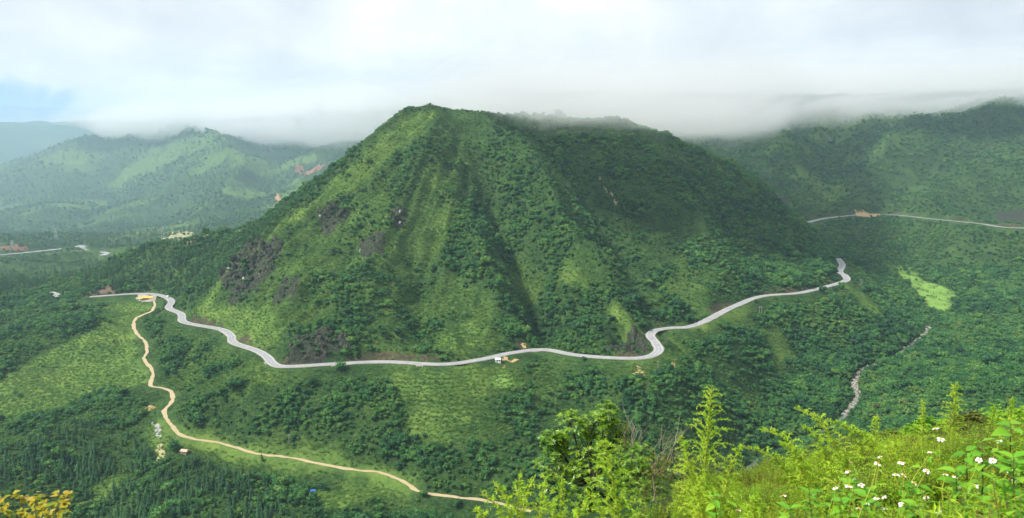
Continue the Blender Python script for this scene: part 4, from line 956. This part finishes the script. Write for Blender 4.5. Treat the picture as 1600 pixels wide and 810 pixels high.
def lance(g, c, d, n, L, W, droop=0.25, mat=0):
    """a folded narrow leaf: two faces either side of the midrib"""
    d = d / (np.linalg.norm(d) + 1e-9); s = np.cross(d, n); s /= np.linalg.norm(s) + 1e-9; n = np.cross(s, d)
    m = c + d * L * .45; t = c + d * L - n * L * droop
    g.add([c, m + s * W - n * W * .2, t, m - s * W - n * W * .2], [(0, 1, 2), (0, 2, 3)], mat)
def plume(name, label, tip, rng, lean=(0, 0), nod=0.0, spread=0.16, height=None, full=1.0, group='feathery yellow-green weeds at the viewpoint'):
    """upright weed with ascending side sprays whose ends hook over"""
    tip = np.array(tip); bx, by = tip[0] - lean[0], tip[1] - lean[1]; base = np.array([bx, by, gz(bx, by) - .03]); H = tip[2] - base[2]
    r = thing(name, label, 'weed', tuple(base), 0, group); tp = tip - base
    f = np.linspace(0, 1, 16); bend = f ** 1.7
    sp = np.c_[tp[0] * bend, tp[1] * bend, tp[2] * f]
    if nod:
        k = np.clip((f - .8) / .2, 0, 1) ** 1.6; sp[:, 0] += k * nod; sp[:, 2] -= k * abs(nod) * .45; sp[:, 2] += abs(nod) * .3 * np.clip((f - .6) / .4, 0, 1)
    gs = G(); gs.tube(sp, np.linspace(.0065, .0018, 16), 5); gs.build('stem', M['plumestem'], r)
    g = G(); z0 = max(0.12, 1 - 0.95 / max(H, .3)); nb = int(46 * full)
    for i in range(nb):
        q = z0 + (0.985 - z0) * (i / nb) ** .85; c = np.array([np.interp(q, f, sp[:, k]) for k in range(3)])
        rem = (1 - q) / (1 - z0); L = spread * (0.10 + 0.95 * rem ** .75) * rng.uniform(.75, 1.2)
        a = i * 2.4 + rng.uniform(-.5, .5); o = np.array([math.cos(a), math.sin(a), 0]); n_ = max(4, int(L / .011))
        t = np.linspace(0, 1, n_ + 1); rise = rng.uniform(.5, .9)
        pts = c + np.outer(t * L * .9, o) + np.outer((t * rise - 0.62 * np.clip(t - .45, 0, 1) ** 1.5 * 1.6) * L, (0, 0, 1)) + rng.normal(0, .0015, (n_ + 1, 3))
        g.tube(pts, np.linspace(.0026, .0010, n_ + 1), 3, 1, False)
        for k in range(1, n_ + 1):
            d = pts[k] - pts[k - 1]; d /= np.linalg.norm(d) + 1e-9
            for s in (-1, 1, 0):
                side = np.cross(d, (0, 0, 1)) * s + (0, 0, rng.uniform(-.35, .35)) if s else np.array([0, 0, .9]); dd = d * .75 + side * .75 + rng.normal(0, .15, 3)
                lance(g, pts[k], dd, np.array([0, 0, 1.0]) + rng.normal(0, .3, 3), rng.uniform(.012, .023) * (1.2 - .45 * t[k]), .0030, rng.uniform(.0, .4))
    for q in np.linspace(z0, 1, 24):
        c = np.array([np.interp(q, f, sp[:, k]) for k in range(3)])
        for s in range(5): d = rng.normal(size=3); d[2] = abs(d[2]) + .5; lance(g, c, d, np.array([.2, .1, 1]), rng.uniform(.014, .028), .0026, .1)
    g.build('foliage', [M['plume'], M['plumestem']], r); return r
rng = np.random.RandomState(21)
plist = [ # tip u, v, distance, lean x, lean y, nod, spread, fullness, label
 (1112, 606, 4.2, .03, 0, 0.0, .24, 1.7, 'tallest feathery weed, an upright cone right of the leafy shrub'),
 (944, 687, 3.6, -.10, 0, -.02, .21, 1.5, 'feathery weed leaning left in front of the leafy shrub'),
 (1066, 682, 4.1, -.10, .0, -.02, .13, 1.0, 'slim feathery weed just left of the tallest one'), (1155, 695, 4.1, .10, 0, .02, .12, 1.0, 'slim feathery weed just right of the tallest one'),
 (812, 741, 3.1, .02, 0, .0, .10, .9, 'thin upright feathery tip, tallest at the bottom left of the weeds'), (790, 752, 3.1, -.04, .1, -.05, .10, .8, 'feathery weed tip hooking left at the bottom edge'),
 (772, 768, 3.0, -.10, 0, -.05, .10, .8, 'leftmost feathery weed arching left at the bottom edge'), (824, 746, 3.2, .05, .1, .03, .09, .8, 'thin feathery tip bending right beside the upright one'),
 (848, 750, 3.1, .03, 0, 0.01, .08, .7, 'lone thin spire at the bottom edge below the leafy shrub'), (878, 742, 3.3, .02, .1, .0, .09, .8, 'thin spire in front of the leafy shrub trunk'), (862, 780, 2.9, -.04, 0, -.03, .10, .9, 'short feathery weed at the bottom edge under the shrub'),
 (930, 765, 3.0, -.08, 0, -.04, .11, .9, 'short feathery weed hooking left at the foot of the leaning one'), (756, 792, 2.9, -.06, 0, -.03, .1, .8, 'lowest feathery weed at the far left of the clump'), (905, 785, 2.9, .05, .0, .03, .11, .9, 'short bushy feathery weed at the bottom edge, centre'),
 (1258, 636, 4.8, -.30, .1, -.07, .17, 1.3, 'tallest arching weed, its tip nodding left above the stream'), (1205, 668, 4.6, -.32, 0, -.08, .16, 1.2, 'arching weed with drooping sprays at the left of the arching clump'), (1180, 697, 4.4, -.34, 0, -.07, .14, 1.1, 'lowest arching weed reaching furthest left'),
 (1264, 664, 4.7, -.16, .1, -.05, .15, 1.1, 'arching weed tip just below the tallest arching one'), (1312, 655, 5.0, -.22, 0, -.10, .14, 1.1, 'long weed stem arching left near the stream foot'), (1334, 668, 5.0, -.20, .1, -.08, .14, 1.0, 'weed stem arching left behind the white flowers'),
 (1232, 690, 4.3, -.15, 0, -.05, .15, 1.1, 'bushy yellow weed in the middle of the arching clump'), (1370, 652, 5.4, .0, 0, .0, .10, .9, 'blunt yellow spire at the crest of the weeds'),
 (1442, 626, 5.6, -.02, 0, .0, .06, .8, 'thin green spire left of the tall one on the right crest'), (1494, 598, 5.6, .0, 0, .0, .15, 1.3, 'tall tapering spire on the right crest'), (1553, 634, 5.8, .0, 0, .0, .06, .7, 'short thin spire right of the tall one on the crest'), (1582, 623, 5.8, .01, 0, .0, .08, .9, 'slim spire near the right edge'),
 (1300, 725, 3.6, -.06, 0, -.03, .13, 1.0, 'feathery weed left of the first white flowers'), (1400, 690, 4.4, .05, 0, .03, .13, 1.0, 'yellow feathery weed above the row of white flowers'), (1180, 775, 3.4, .0, 0, .0, .13, 1.0, 'low feathery weed at the bottom edge, below the tallest'), (1090, 760, 3.5, -.05, 0, .0, .14, 1.1, 'low yellow feathery weed at the foot of the tallest')]
for u, v, Y, lx, ly, nod, spd, full, lab in plist:
    plume('feathery_weed', lab, P(u, v, Y), rng, (lx, ly), nod, spd, None, full)

# ---- leaves as shared meshes
def leaf_mesh(name, L, W, mat, teeth=True, fold=.25, droop=.25):
    n = 5; V = [(0, 0, 0)]; F = []
    xs = np.linspace(0, 1, n + 1); w_ = np.array([0.10, .85, 1.0, .78, .42, 0.0]) * W
    mid = [(x * L, 0, -droop * L * x * x) for x in xs]
    V = list(mid); lf = len(V)
    for s in (-1, 1):
        for i in range(1, n): V.append((xs[i] * L + (0.03 * L if teeth and i % 2 else 0), s * w_[i], -droop * L * xs[i] ** 2 + fold * w_[i]))
    a, b = lf, lf + n - 1
    for st, flip in ((a, False), (b, True)):
        q = [(0, 1, st)] + [(i, i + 1, st + i, st + i - 1) for i in range(1, n - 1)] + [(n - 1, n, st + n - 2)]
        F += [t[::-1] if flip else t for t in q]
    return mk(name, V, F, mat, link=False)
LEAF = [leaf_mesh('leaf', 1.0, w_, M['dleaf'], True, .3, d_) for w_, d_ in ((.26, .2), (.30, .35), (.23, .1))]
GOLD = [leaf_mesh('leaf', 1.0, w_, M['goldleaf'], False, .25, d_) for w_, d_ in ((.24, .2), (.28, .4))]
def place(src, parent, loc, yaw, pitch, roll, s):
    c = src.copy(); COL.objects.link(c); c.parent = parent; c.location = loc; c.rotation_euler = (roll, pitch, yaw); c.scale = (s, s, s); return c
def petals(rng):
    g = G(); n = rng.randint(5, 8)
    for k in range(n):
        a = 6.283 * k / n + rng.uniform(-.12, .12); o = np.array([math.cos(a), math.sin(a), 0]); s = np.array([-o[1], o[0], 0]); L = rng.uniform(.016, .021); w_ = L * .36; dz = rng.uniform(-.006, .002)
        g.add([o * .003, o * L * .55 + s * w_ * .85 + (0, 0, .002), o * L * .92 + s * w_ * .7 + (0, 0, dz), o * L * .86 + (0, 0, dz), o * L * .92 - s * w_ * .7 + (0, 0, dz), o * L * .55 - s * w_ * .85 + (0, 0, .002), o * L * .55 + (0, 0, .0005)], [(0, 1, 6), (1, 2, 3, 6), (6, 3, 4, 5), (0, 6, 5)])
    return g.build('petals', M['petal'], link=False)
PET = [petals(np.random.RandomState(40 + i)) for i in range(5)]
g = G(); V = ICO_V * (.0062, .0062, .0045) + (0, 0, .002); g.add(V, ICO_F); DISC = g.build('flower_centre', M['disc'], link=False)
blooms = [(1462, 670, 'highest white daisy, alone against the green below the right crest'), (1470, 687, 'small white daisy just below the highest one'), (1454, 707, 'white daisy third down under the highest one'), (1561, 690, 'white daisy among broad leaves near the right edge'),
 (1530, 719, 'white daisy in a pair left of the broad leaves, the left one'), (1551, 720, 'white daisy in a pair by the broad leaves, the right one'), (1329, 723, 'upper of two daisies at the left of the flower patch'), (1325, 737, 'lower of two daisies at the left of the flower patch'), (1375, 714, 'small daisy on the upper edge left of the flower patch'), (1371, 725, 'small daisy under another on the upper left'),
 (1408, 723, 'daisy seen edge-on on the upper middle of the patch'), (1412, 743, 'right one of a daisy pair in the middle'), (1400, 742, 'left one of a daisy pair in the middle'), (1335, 751, 'small daisy in a loose row at the left, the highest'), (1345, 758, 'flat daisy at the right end of the left row'), (1326, 760, 'daisy in the middle of the left row'), (1305, 763, 'leftmost daisy of the loose left row'),
 (1428, 755, 'daisy below the middle pair, seen from the side'), (1448, 736, 'daisy left of the crowded central cluster'), (1477, 742, 'left daisy of the crowded central cluster'), (1489, 745, 'right daisy of the crowded central cluster'), (1577, 735, 'daisy near the right edge above a larger one'), (1586, 750, 'large open daisy near the right edge'), (1497, 762, 'large daisy below the central cluster'), (1524, 760, 'half closed daisy right of the large lower one'),
 (1594, 779, 'daisy cut by the right edge of the view'), (1381, 777, 'daisy at the right end of the bottom-left row'), (1370, 779, 'middle daisy of the bottom-left row'), (1355, 786, 'drooping daisy of the bottom-left row'), (1383, 795, 'daisy near the bottom edge under the row'), (1408, 788, 'large daisy near the bottom edge in the middle'), (1342, 795, 'sideways daisy at the bottom edge, left'), (1466, 800, 'daisy at the bottom edge right of the middle'), (1447, 777, 'pale daisy half hidden above the bottom edge'), (1431, 803, 'lowest daisy at the bottom edge'), (1225, 775, 'single orange and white daisy left of the patch'), (1154, 798, 'far left white daisy alone at the bottom edge')]
rng = np.random.RandomState(31); TOPS = []
for i, (u, v, lab) in enumerate(blooms):
    Y = 2.75 + rng.uniform(0, .5) + (.5 if v < 715 else 0); tip = np.array(P(u, v, Y)); bx, by = tip[0] + rng.uniform(-.12, .12), tip[1] + rng.uniform(-.05, .12); b = np.array([bx, by, gz(bx, by) - .02]); t = tip - b
    r = thing('daisy', lab, 'flower', tuple(b), 0, 'white daisies in the bottom right corner'); f = np.linspace(0, 1, 8)
    sp = np.c_[t[0] * f ** 1.6 + .012 * np.sin(f * 5 + i), t[1] * f ** 1.6, t[2] * f]; sp[-1] = t; gs = G(); gs.tube(sp, np.linspace(.0035, .0013, 8), 5); gs.build('stem', M['plumestem'], r)
    fl = PET[i % 5].copy(); fl.name = 'flower'; COL.objects.link(fl); fl.parent = r; fl.location = tuple(t); s = rng.uniform(.72, 1.02); fl.scale = (s, s, s); fl.rotation_euler = (rng.uniform(-.25, .75), rng.uniform(-.5, .5), rng.uniform(0, 6))
    d = DISC.copy(); COL.objects.link(d); d.parent = fl; TOPS.append((u, v, Y))
    big_ = u > 1500; nl = 9 if big_ else 7
    for k in range(nl):
        q = rng.uniform(.35, .93); c = [np.interp(q, f, sp[:, m]) for m in range(3)]; a = k * 2.1 + rng.uniform(-.5, .5); s = rng.uniform(.035, .065) * (1.45 if big_ and k % 2 else 1.0)
        place(LEAF[k % 3], r, c, a, rng.uniform(-.55, .25), rng.uniform(-.4, .4), s)
# broad-leaved plants at the right edge and between the flowers
rng = np.random.RandomState(77)
for u, v, Y, n, s0, lab in [(1585, 662, 3.0, 26, .085, 'broad-leaved plant at the right edge, topmost'), (1540, 690, 3.1, 20, .075, 'broad-leaved plant left of the topmost one'), (1590, 715, 2.8, 24, .085, 'broad-leaved plant at the right edge, half way down'), (1515, 705, 3.2, 14, .075, 'plant with one large pale upright leaf among the daisies'), (1500, 735, 2.9, 20, .06, 'leafy plant behind the central daisies'),
                           (1270, 770, 3.0, 22, .05, 'fresh green leafy plant left of the daisies'), (1240, 795, 2.8, 20, .05, 'low leafy plant at the bottom edge left of the daisies'), (1440, 790, 2.7, 22, .055, 'leafy plant between the lowest daisies'), (1540, 780, 2.7, 24, .06, 'leafy plant at the bottom right under the daisies'), (1320, 780, 2.8, 18, .05, 'leafy plant below the loose left row of daisies'), (1120, 775, 3.3, 18, .055, 'fresh leafy plant below the tallest feathery weed')]:
    tip = np.array(P(u, v, Y)); b = np.array([tip[0], tip[1] + .03, gz(tip[0], tip[1]) - .02]); t = tip - b
    r = thing('leafy_plant', lab, 'plant', tuple(b), 0, 'leafy plants among the daisies'); f = np.linspace(0, 1, 8); sp = np.c_[t[0] * f + .02 * np.sin(f * 4), t[1] * f, t[2] * f]
    gs = G(); gs.tube(sp, np.linspace(.006, .002, 8), 5); gs.build('stem', M['stem'], r)
    for k in range(n):
        q = 1 - (k / n) ** 1.2 * min(.75, .45 / max(t[2], .2)); c = [np.interp(q, f, sp[:, m]) for m in range(3)]
        place(LEAF[k % 3], r, c, k * 2.4 + rng.uniform(-.4, .4), rng.uniform(-.75, .3), rng.uniform(-.4, .4), s0 * rng.uniform(.7, 1.25))
# yellowing bush in the lower left corner
rng = np.random.RandomState(5)
for (u, v, Y, n, lab) in [(30, 776, 3.3, 64, 'yellow-leaved bush sprig in the lower left corner, left part'), (85, 776, 3.2, 60, 'yellow-leaved bush sprig in the lower left corner, right part'), (-15, 785, 3.3, 30, 'yellow-leaved bush sprig cut by the left edge'), (55, 795, 3.0, 34, 'yellow-leaved bush sprig lowest in the left corner')]:
    tip = np.array(P(u, v, Y)); b = np.array([tip[0], tip[1], gz(tip[0], tip[1]) - .02]); t = tip - b; r = thing('yellow_bush', lab, 'bush', tuple(b), 0, 'yellow-leaved bush at the lower left')
    gs = G(); f = np.linspace(0, 1, 6); sp = np.c_[t[0] * f, t[1] * f, t[2] * f]; gs.tube(sp, np.linspace(.007, .002, 6), 5); ends = []
    for k in range(9):
        a = k * .7 + rng.uniform(-.2, .2); o = np.array([math.cos(a), math.sin(a), 0]); e = t + o * rng.uniform(.03, .11) + (0, 0, rng.uniform(-.08, .005)); gs.tube([t * .7, t * .85 + o * .03, e], [.003, .002, .001], 4); ends.append(e)
    gs.build('stem', M['stem'], r)
    for k in range(n):
        e = ends[k % 9]; place(GOLD[k % 2], r, tuple(e + rng.normal(0, .008, 3)), k * 2.4 + rng.uniform(-.4, .4), rng.uniform(-.7, .35), rng.uniform(-.5, .5), rng.uniform(.022, .046))
# ---- leafy shrub in the middle, rosettes of leaves on forking limbs
def rosette(g, c, up, rng, L, n=8):
    up = up / np.linalg.norm(up); a = np.cross(up, rng.normal(size=3)); a /= np.linalg.norm(a); b = np.cross(up, a)
    for k in range(n):
        th = k * 2.4; o = math.cos(th) * a + math.sin(th) * b; d = o * rng.uniform(.7, 1.1) + up * rng.uniform(.15, .9); l = L * rng.uniform(.7, 1.15)
        lance(g, c, d, up + rng.normal(0, .1, 3), l, l * .19, .28)
def lobed_shrub(name, label, cat, lobes, Y, root, L, mat, rng, per=70, trunk=.035, group=None, inner=True, n=8):
    W_ = [(np.array(P(u, v, Y + dy)), r_ * Y / FPX) for u, v, r_, dy in lobes]; bx, by = P(root, 700, Y)[0], Y + .1; b = np.array([bx, by, gz(bx, by) - .05]); r = thing(name, label, cat, tuple(b), 0, group)
    gt = G(); fork = np.mean([w_[0] for w_ in W_], 0) - b; fork = np.array([fork[0] * .4, fork[1] * .5, fork[2] * .62]); gt.tube([(0, 0, 0), fork * .5 + (.02, 0, 0), fork], [trunk, trunk * .85, trunk * .65], 7)
    g = G()
    for c, rad in W_:
        c = c - b; gt.tube([fork, (fork + c) / 2 + (0, 0, -.03), c], [trunk * .5, trunk * .35, trunk * .2], 5)
        for k in range(per):
            d = rng.normal(size=3); d[2] = d[2] * .8 + .35; d /= np.linalg.norm(d); s = rng.uniform(.45, 1.15) ** .6; e = c + d * rad * s
            if k % 3 == 0: gt.tube([c + d * rad * .15, c + d * rad * s * .6 + rng.normal(0, .01, 3), e], [trunk * .13, trunk * .09, trunk * .05], 3)
            rosette(g, e, d * .6 + (0, 0, .8), rng, L, n)
    gt.build('trunk', M['stem'] if trunk < .03 else M['bark'], r); g.build('crown', mat, r); return r
rng = np.random.RandomState(9)
lobed_shrub('shrub', 'rounded leafy shrub rising in the bottom centre with glossy green leaves', 'shrub', [(868, 695, 24, .1), (893, 665, 26, 0), (925, 668, 26, .2), (948, 650, 22, 0), (965, 678, 24, .1), (915, 705, 42, .1), (868, 725, 34, 0), (955, 715, 38, -.1), (880, 755, 36, .1), (930, 750, 44, -.2), (985, 745, 30, 0), (905, 790, 40, 0), (965, 785, 40, .2), (862, 690, 18, 0)], 9.0, 925, .052, M['shrubleaf'], rng, 80, .04)
lobed_shrub('shrub', 'smaller glossy shrub tucked against the right of the leafy one', 'shrub', [(1000, 715, 26, 0), (1020, 735, 26, .2), (995, 755, 30, 0), (1025, 775, 30, 0)], 8.6, 1008, .05, M['shrubleaf'], rng, 70, .022)
lobed_shrub('shrub', 'dull twiggy bush below the dead branches', 'shrub', [(1030, 740, 30, 0), (1065, 730, 32, 0), (1100, 750, 36, .2), (1140, 740, 34, 0), (1055, 780, 40, 0), (1120, 790, 42, 0), (1165, 765, 34, .1), (1180, 800, 36, 0), (1010, 795, 36, 0)], 7.6, 1090, .024, M['drableaf'], rng, 120, .02, None, True, 7)
lobed_shrub('shrub', 'dull small-leaved bush behind the arching weeds', 'shrub', [(1215, 745, 34, 0), (1255, 730, 34, .2), (1200, 790, 40, 0), (1290, 720, 36, 0), (1330, 705, 36, .2), (1260, 780, 46, 0), (1310, 760, 44, 0)], 7.0, 1260, .026, M['drableaf'], rng, 110, .02, None, True, 7)
cl = [(1370, 690, 34), (1415, 682, 38), (1470, 676, 40), (1530, 664, 38), (1585, 655, 42), (1400, 715, 40), (1450, 710, 44), (1500, 700, 44), (1560, 690, 44), (1350, 715, 36)]
nm = ['first from the left', 'second from the left', 'behind the tall spire', 'right of the tall spire', 'at the right edge', 'lower, left', 'lower, under the thin spire', 'lower, under the tall spire', 'lower, near the right edge', 'behind the first daisies']
for i, (u, v, rp) in enumerate(cl):
    Y = (15 + 1.5 * (i % 3)) if i < 5 else 10.0 + (i % 2)
    lobed_shrub('shrub', 'rounded olive green bush on the right crest, ' + nm[i], 'shrub', [(u + rng.uniform(-1, 1) * rp * .8, v + rng.uniform(-.3, .6) * rp * .7, rp * rng.uniform(.35, .6), rng.uniform(-.3, .3)) for _ in range(6)], Y, u, .075 if i < 5 else .05, M['fleaf'] if i % 3 else M['drableaf'], rng, 90, .02, 'rounded bushes on the right crest', True, 7)
# dead branches
rng = np.random.RandomState(12)
def dead(label, root, tips, Y):
    b = np.array(P(root[0], root[1], Y)); g0 = gz(b[0], b[1]); r = thing('dead_branch', label, 'dead branch', (b[0], b[1], g0), 0); o = np.array([b[0], b[1], g0]); g = G(); g.tube([(0, 0, -.05), (b - o) * .5 + (.03, 0, 0), b - o], [.013, .011, .009], 6)
    for u, v in tips:
        t = np.array(P(u, v, Y + rng.uniform(-.25, .25))); m1 = b + (t - b) * .4 + rng.normal(0, .04, 3); m2 = b + (t - b) * .75 + rng.normal(0, .03, 3); g.tube([b - o, m1 - o, m2 - o, t - o], [.007, .005, .004, .002], 5)
        for k in range(5):
            q = m1 + (t - m1) * rng.uniform(.1, .85); e = q + (t - b) / np.linalg.norm(t - b) * rng.uniform(.08, .2) + rng.normal(0, .07, 3); g.tube([q - o, (q + e) / 2 - o + rng.normal(0, .01, 3), e - o], [.0032, .0024, .0014], 4)
    g.build('twigs', M['twig'], r)
dead('bare grey dead branches just right of the leafy shrub top', (985, 735), [(973, 662), (985, 655), (1003, 672), (992, 665), (978, 690)], 8.8)
dead('bare grey dead branches spreading right above the dull bush', (1020, 745), [(1034, 682), (1050, 684), (1058, 686), (1062, 700), (1072, 732), (1045, 700)], 8.2)
# ---- undergrowth that covers the brow
sprigs = bpy.data.collections.new('undergrowth_kinds')
for i in range(8):
    rr = np.random.RandomState(60 + i); g = G()
    for k in range(26 if i < 3 else 40):
        a = rr.uniform(0, 6.28); q = rr.uniform(.02, .35); h = rr.uniform(.25, 1.0); x0_, y0_ = math.cos(a) * q * .4, math.sin(a) * q * .4; e = np.array([math.cos(a) * q, math.sin(a) * q, h]); pts = np.array([(x0_, y0_, 0), ((x0_ + e[0]) / 2, (y0_ + e[1]) / 2, h * .6), e])
        g.tube(pts, [.004, .003, .0015], 3, 1, False)
        for m in range(15 if i < 3 else 16):
            c = pts[0] + (pts[2] - pts[0]) * rr.uniform(.3, 1.05); d = rr.normal(size=3); d[2] = d[2] * .5 + .25
            L = rr.uniform(.035, .075) if i < 3 else rr.uniform(.04, .08); lance(g, c, d, np.array([0, 0, 1]) + rr.normal(0, .3, 3), L, L * (.24 if i < 3 else .09), .3)
    sprigs.objects.link(g.build('b%02d_sprig' % i, [M['fleaf'] if i < 3 else M['plume'] if i < 6 else M['drableaf'], M['stem']], link=False))
rng = np.random.RandomState(90); U = [];
vtop = lambda u: np.interp(u, [700, 760, 850, 1000, 1050, 1180, 1250, 1300, 1350, 1400, 1500, 1600, 1750], [850, 800, 795, 775, 755, 742, 718, 695, 672, 662, 650, 642, 640])
_keep = protocol
n_ = 20000; yy = 2.0 + rng.uniform(0, 1, n_) ** 1.6 * 20; uu = rng.uniform(700, 1700, n_)
up_ = []
for Y, u in zip(yy, uu):
    x = P(u, 700, Y)[0]; g0 = gz(x, Y); v0 = vtop(u) + rng.uniform(0, 30) + (rng.uniform(95, 175) if Y < 3.6 else rng.uniform(25, 110) if Y < 4.6 else rng.uniform(0, 45)); zt = P(u, v0, Y)[2]; h = zt - g0
    if h < .12:
        if Y > 9 or u < 1060 or u > 1420: continue
        h = rng.uniform(.10, .24)
    cl_ = fbm(np.array([x * 40]), np.array([Y * 40]), 26, 3)[0]; h = min(h, rng.uniform(.35, .75) * (1 + Y * .05)) * np.clip(.85 + 1.1 * cl_, .35, 1.0); up_.append((x, Y, g0 - .03, h, rng.randint(6, 8) if rng.uniform() < (.16 if Y < 4.2 else .34) else rng.randint(0, 3) if fbm(np.array([x * 40]), np.array([Y * 40]), 30, 2)[0] + rng.uniform(-.25, .25) > .0 else rng.randint(3, 6)))
up_ = np.array(up_); print('undergrowth', len(up_))
protocol = sprigs
k = len(up_); wd = np.clip(up_[:, 3], .2, .9)
mass('undergrowth', up_[:, :3], np.c_[wd, wd, up_[:, 3]], np.c_[rng.uniform(-.15, .15, k), rng.uniform(-.15, .15, k), rng.uniform(0, 6.28, k)], up_[:, 4].astype(int))
protocol = _keep
# ------------------------------------------------------------------ air: one even haze box, and the cloud bank on the ridges
def box_mesh(name, x0, x1, y0, y1, z0, z1):
    v = [(x, y, z) for z in (z0, z1) for y in (y0, y1) for x in (x0, x1)]
    me = bpy.data.meshes.new(name); me.from_pydata(v, [], [(0, 2, 3, 1), (4, 5, 7, 6), (0, 1, 5, 4), (2, 6, 7, 3), (0, 4, 6, 2), (1, 3, 7, 5)]); return me
def volume_mat(name, color, density, aniso=0.0):
    m = bpy.data.materials.new(name); m.use_nodes = True; t = NT(m.node_tree)
    v = t.n('ShaderNodeVolumePrincipled', i_Color=color + (1,), i_Density=density, i_Anisotropy=aniso)
    o = t.n('ShaderNodeOutputMaterial'); t.l(v.outputs[0], o.inputs['Volume']); return m
hz = bpy.data.objects.new('haze', box_mesh('haze', -9500, 9500, -700, 11500, float(ZG.min()) - 1.0, 400.0))
hz['kind'] = 'stuff'; hz.data.materials.append(volume_mat('haze', (0.58, 0.82, 1.0), 0.7e-4, 0.25)); COL.objects.link(hz)

def cloud_slab(k, base, top, dens, outline, seed, name='cloud', color=(1, 1, 1), amp=1.0, rim=30, step=34.0):
    """a closed bank of even mist with a lumpy underside, thinning to nothing at its edge; outline(X, Y) is 1 inside, 0 outside"""
    xs = np.arange(-3000, 2601, step); ys = np.arange(780, 9000 if step > 30 else 5700, step)
    X, Y = np.meshgrid(xs, ys)
    m = np.clip(outline(X, Y), 0, 1)
    lump = amp * (fbm(X + seed, Y, 380, 5, 0.6) * (26 + 60 * sstep(Y, 1300, 2400)) + fbm(X, Y + seed, 80, 5, 0.65) * 30)
    zb = base + ((-26 * sstep(X, 450, 800) + 22 * sstep(X, 950, 1300) - 45 * sstep(-X, 300, 900)) if name == 'cloud' else 0) + lump * 1.0 + (1 - m) * rim
    if name == 'cloud': zb = zb - 17 * np.exp(-((X - 120) / 190) ** 2 - ((Y - 1080) / 220) ** 2)
    zt = top + (110 * sstep(X, 300, 900) + 70 * sstep(-X, 250, 700) if name == 'cloud' else 0) + fbm(X - seed, Y, 300, 4) * 14 - (1 - m) * 20
    mid = (zb + zt) / 2; th = np.maximum((zt - zb) / 2, 0) * np.minimum(1, m * 3)
    keep = (th > 0.5)
    ny_, nx_ = X.shape
    cell = keep[:-1, :-1] | keep[1:, :-1] | keep[:-1, 1:] | keep[1:, 1:]
    use = np.zeros(X.shape, bool); use[:-1, :-1] |= cell; use[1:, :-1] |= cell; use[:-1, 1:] |= cell; use[1:, 1:] |= cell
    ib = -np.ones(X.shape, int); ib[use] = np.arange(use.sum()); nb = int(use.sum())
    vb = np.c_[X[use], Y[use], (mid - th - 0.4)[use]]; vt = np.c_[X[use], Y[use], (mid + th + 0.4)[use]]
    j, i = np.nonzero(cell)
    q = np.stack([ib[j, i], ib[j, i + 1], ib[j + 1, i + 1], ib[j + 1, i]], 1)
    F = [q[:, ::-1], q + nb]; cp = np.pad(cell, 1)
    for dj, di, a, b in ((-1, 0, 0, 1), (0, 1, 1, 2), (1, 0, 2, 3), (0, -1, 3, 0)):
        r = q[~cp[j + 1 + dj, i + 1 + di]]; F.append(np.stack([r[:, a], r[:, b], r[:, b] + nb, r[:, a] + nb], 1))
    return kind(mk(name, np.vstack([vb, vt]), np.vstack(F), volume_mat(name, color, dens, 0.65 if name == 'cloud' else 0.3), smooth=True), 'stuff')
def bank(X, Y):
    """the cloud hugs the summit ridge, the hills to the right and the hills to the left, further back"""
    front = np.interp(X, [-2000, -1500, -900, -450, -160, -85, -55, 0, 60, 240, 400, 560, 740, 880, 1000, 1800], [3700, 3550, 3150, 2350, 1450, 1190, 1090, 975, 965, 1020, 1180, 1500, 1850, 1980, 1980, 1880])
    a = sstep(Y - front - fbm(X, Y, 220, 4) * 70, -30, 260 + 330 * sstep(X, 250, 700))
    side = sstep(X, -2250, -1750)
    return a * side * (1 - sstep(Y, 5000, 5500))
for k, (b, t, d) in enumerate([(6, 180, 0.0005), (10, 145, 0.0010), (14, 118, 0.0018), (18, 98, 0.0030), (23, 84, 0.0048)]):
    cloud_slab(k, b, t, d, bank, 140.0 * k, step=18.0)
# thin mist lying in the valleys behind the mountain, thickest on the left
def mist_all(X, Y):
    return sstep(Y - np.interp(X, [-1200, -500, 0, 600, 1500], [1050, 1250, 1500, 1500, 1400]) - fbm(X, Y, 300, 3) * 120, -50, 500)
def mist_left(X, Y):
    return sstep(Y - np.interp(X, [-3000, -900, -500, -200], [900, 1050, 1400, 1750]) - fbm(X, Y, 300, 3) * 150, -50, 450) * (1 - sstep(X, -400, 200))
cloud_slab(0, -430, 190, 0.6e-4, mist_all, 900.0, 'mist', (0.62, 0.83, 1.0), 0.3, 0)
cloud_slab(0, -430, 230, 0.4e-4, mist_left, 1500.0, 'mist', (0.62, 0.83, 1.0), 0.3, 0)
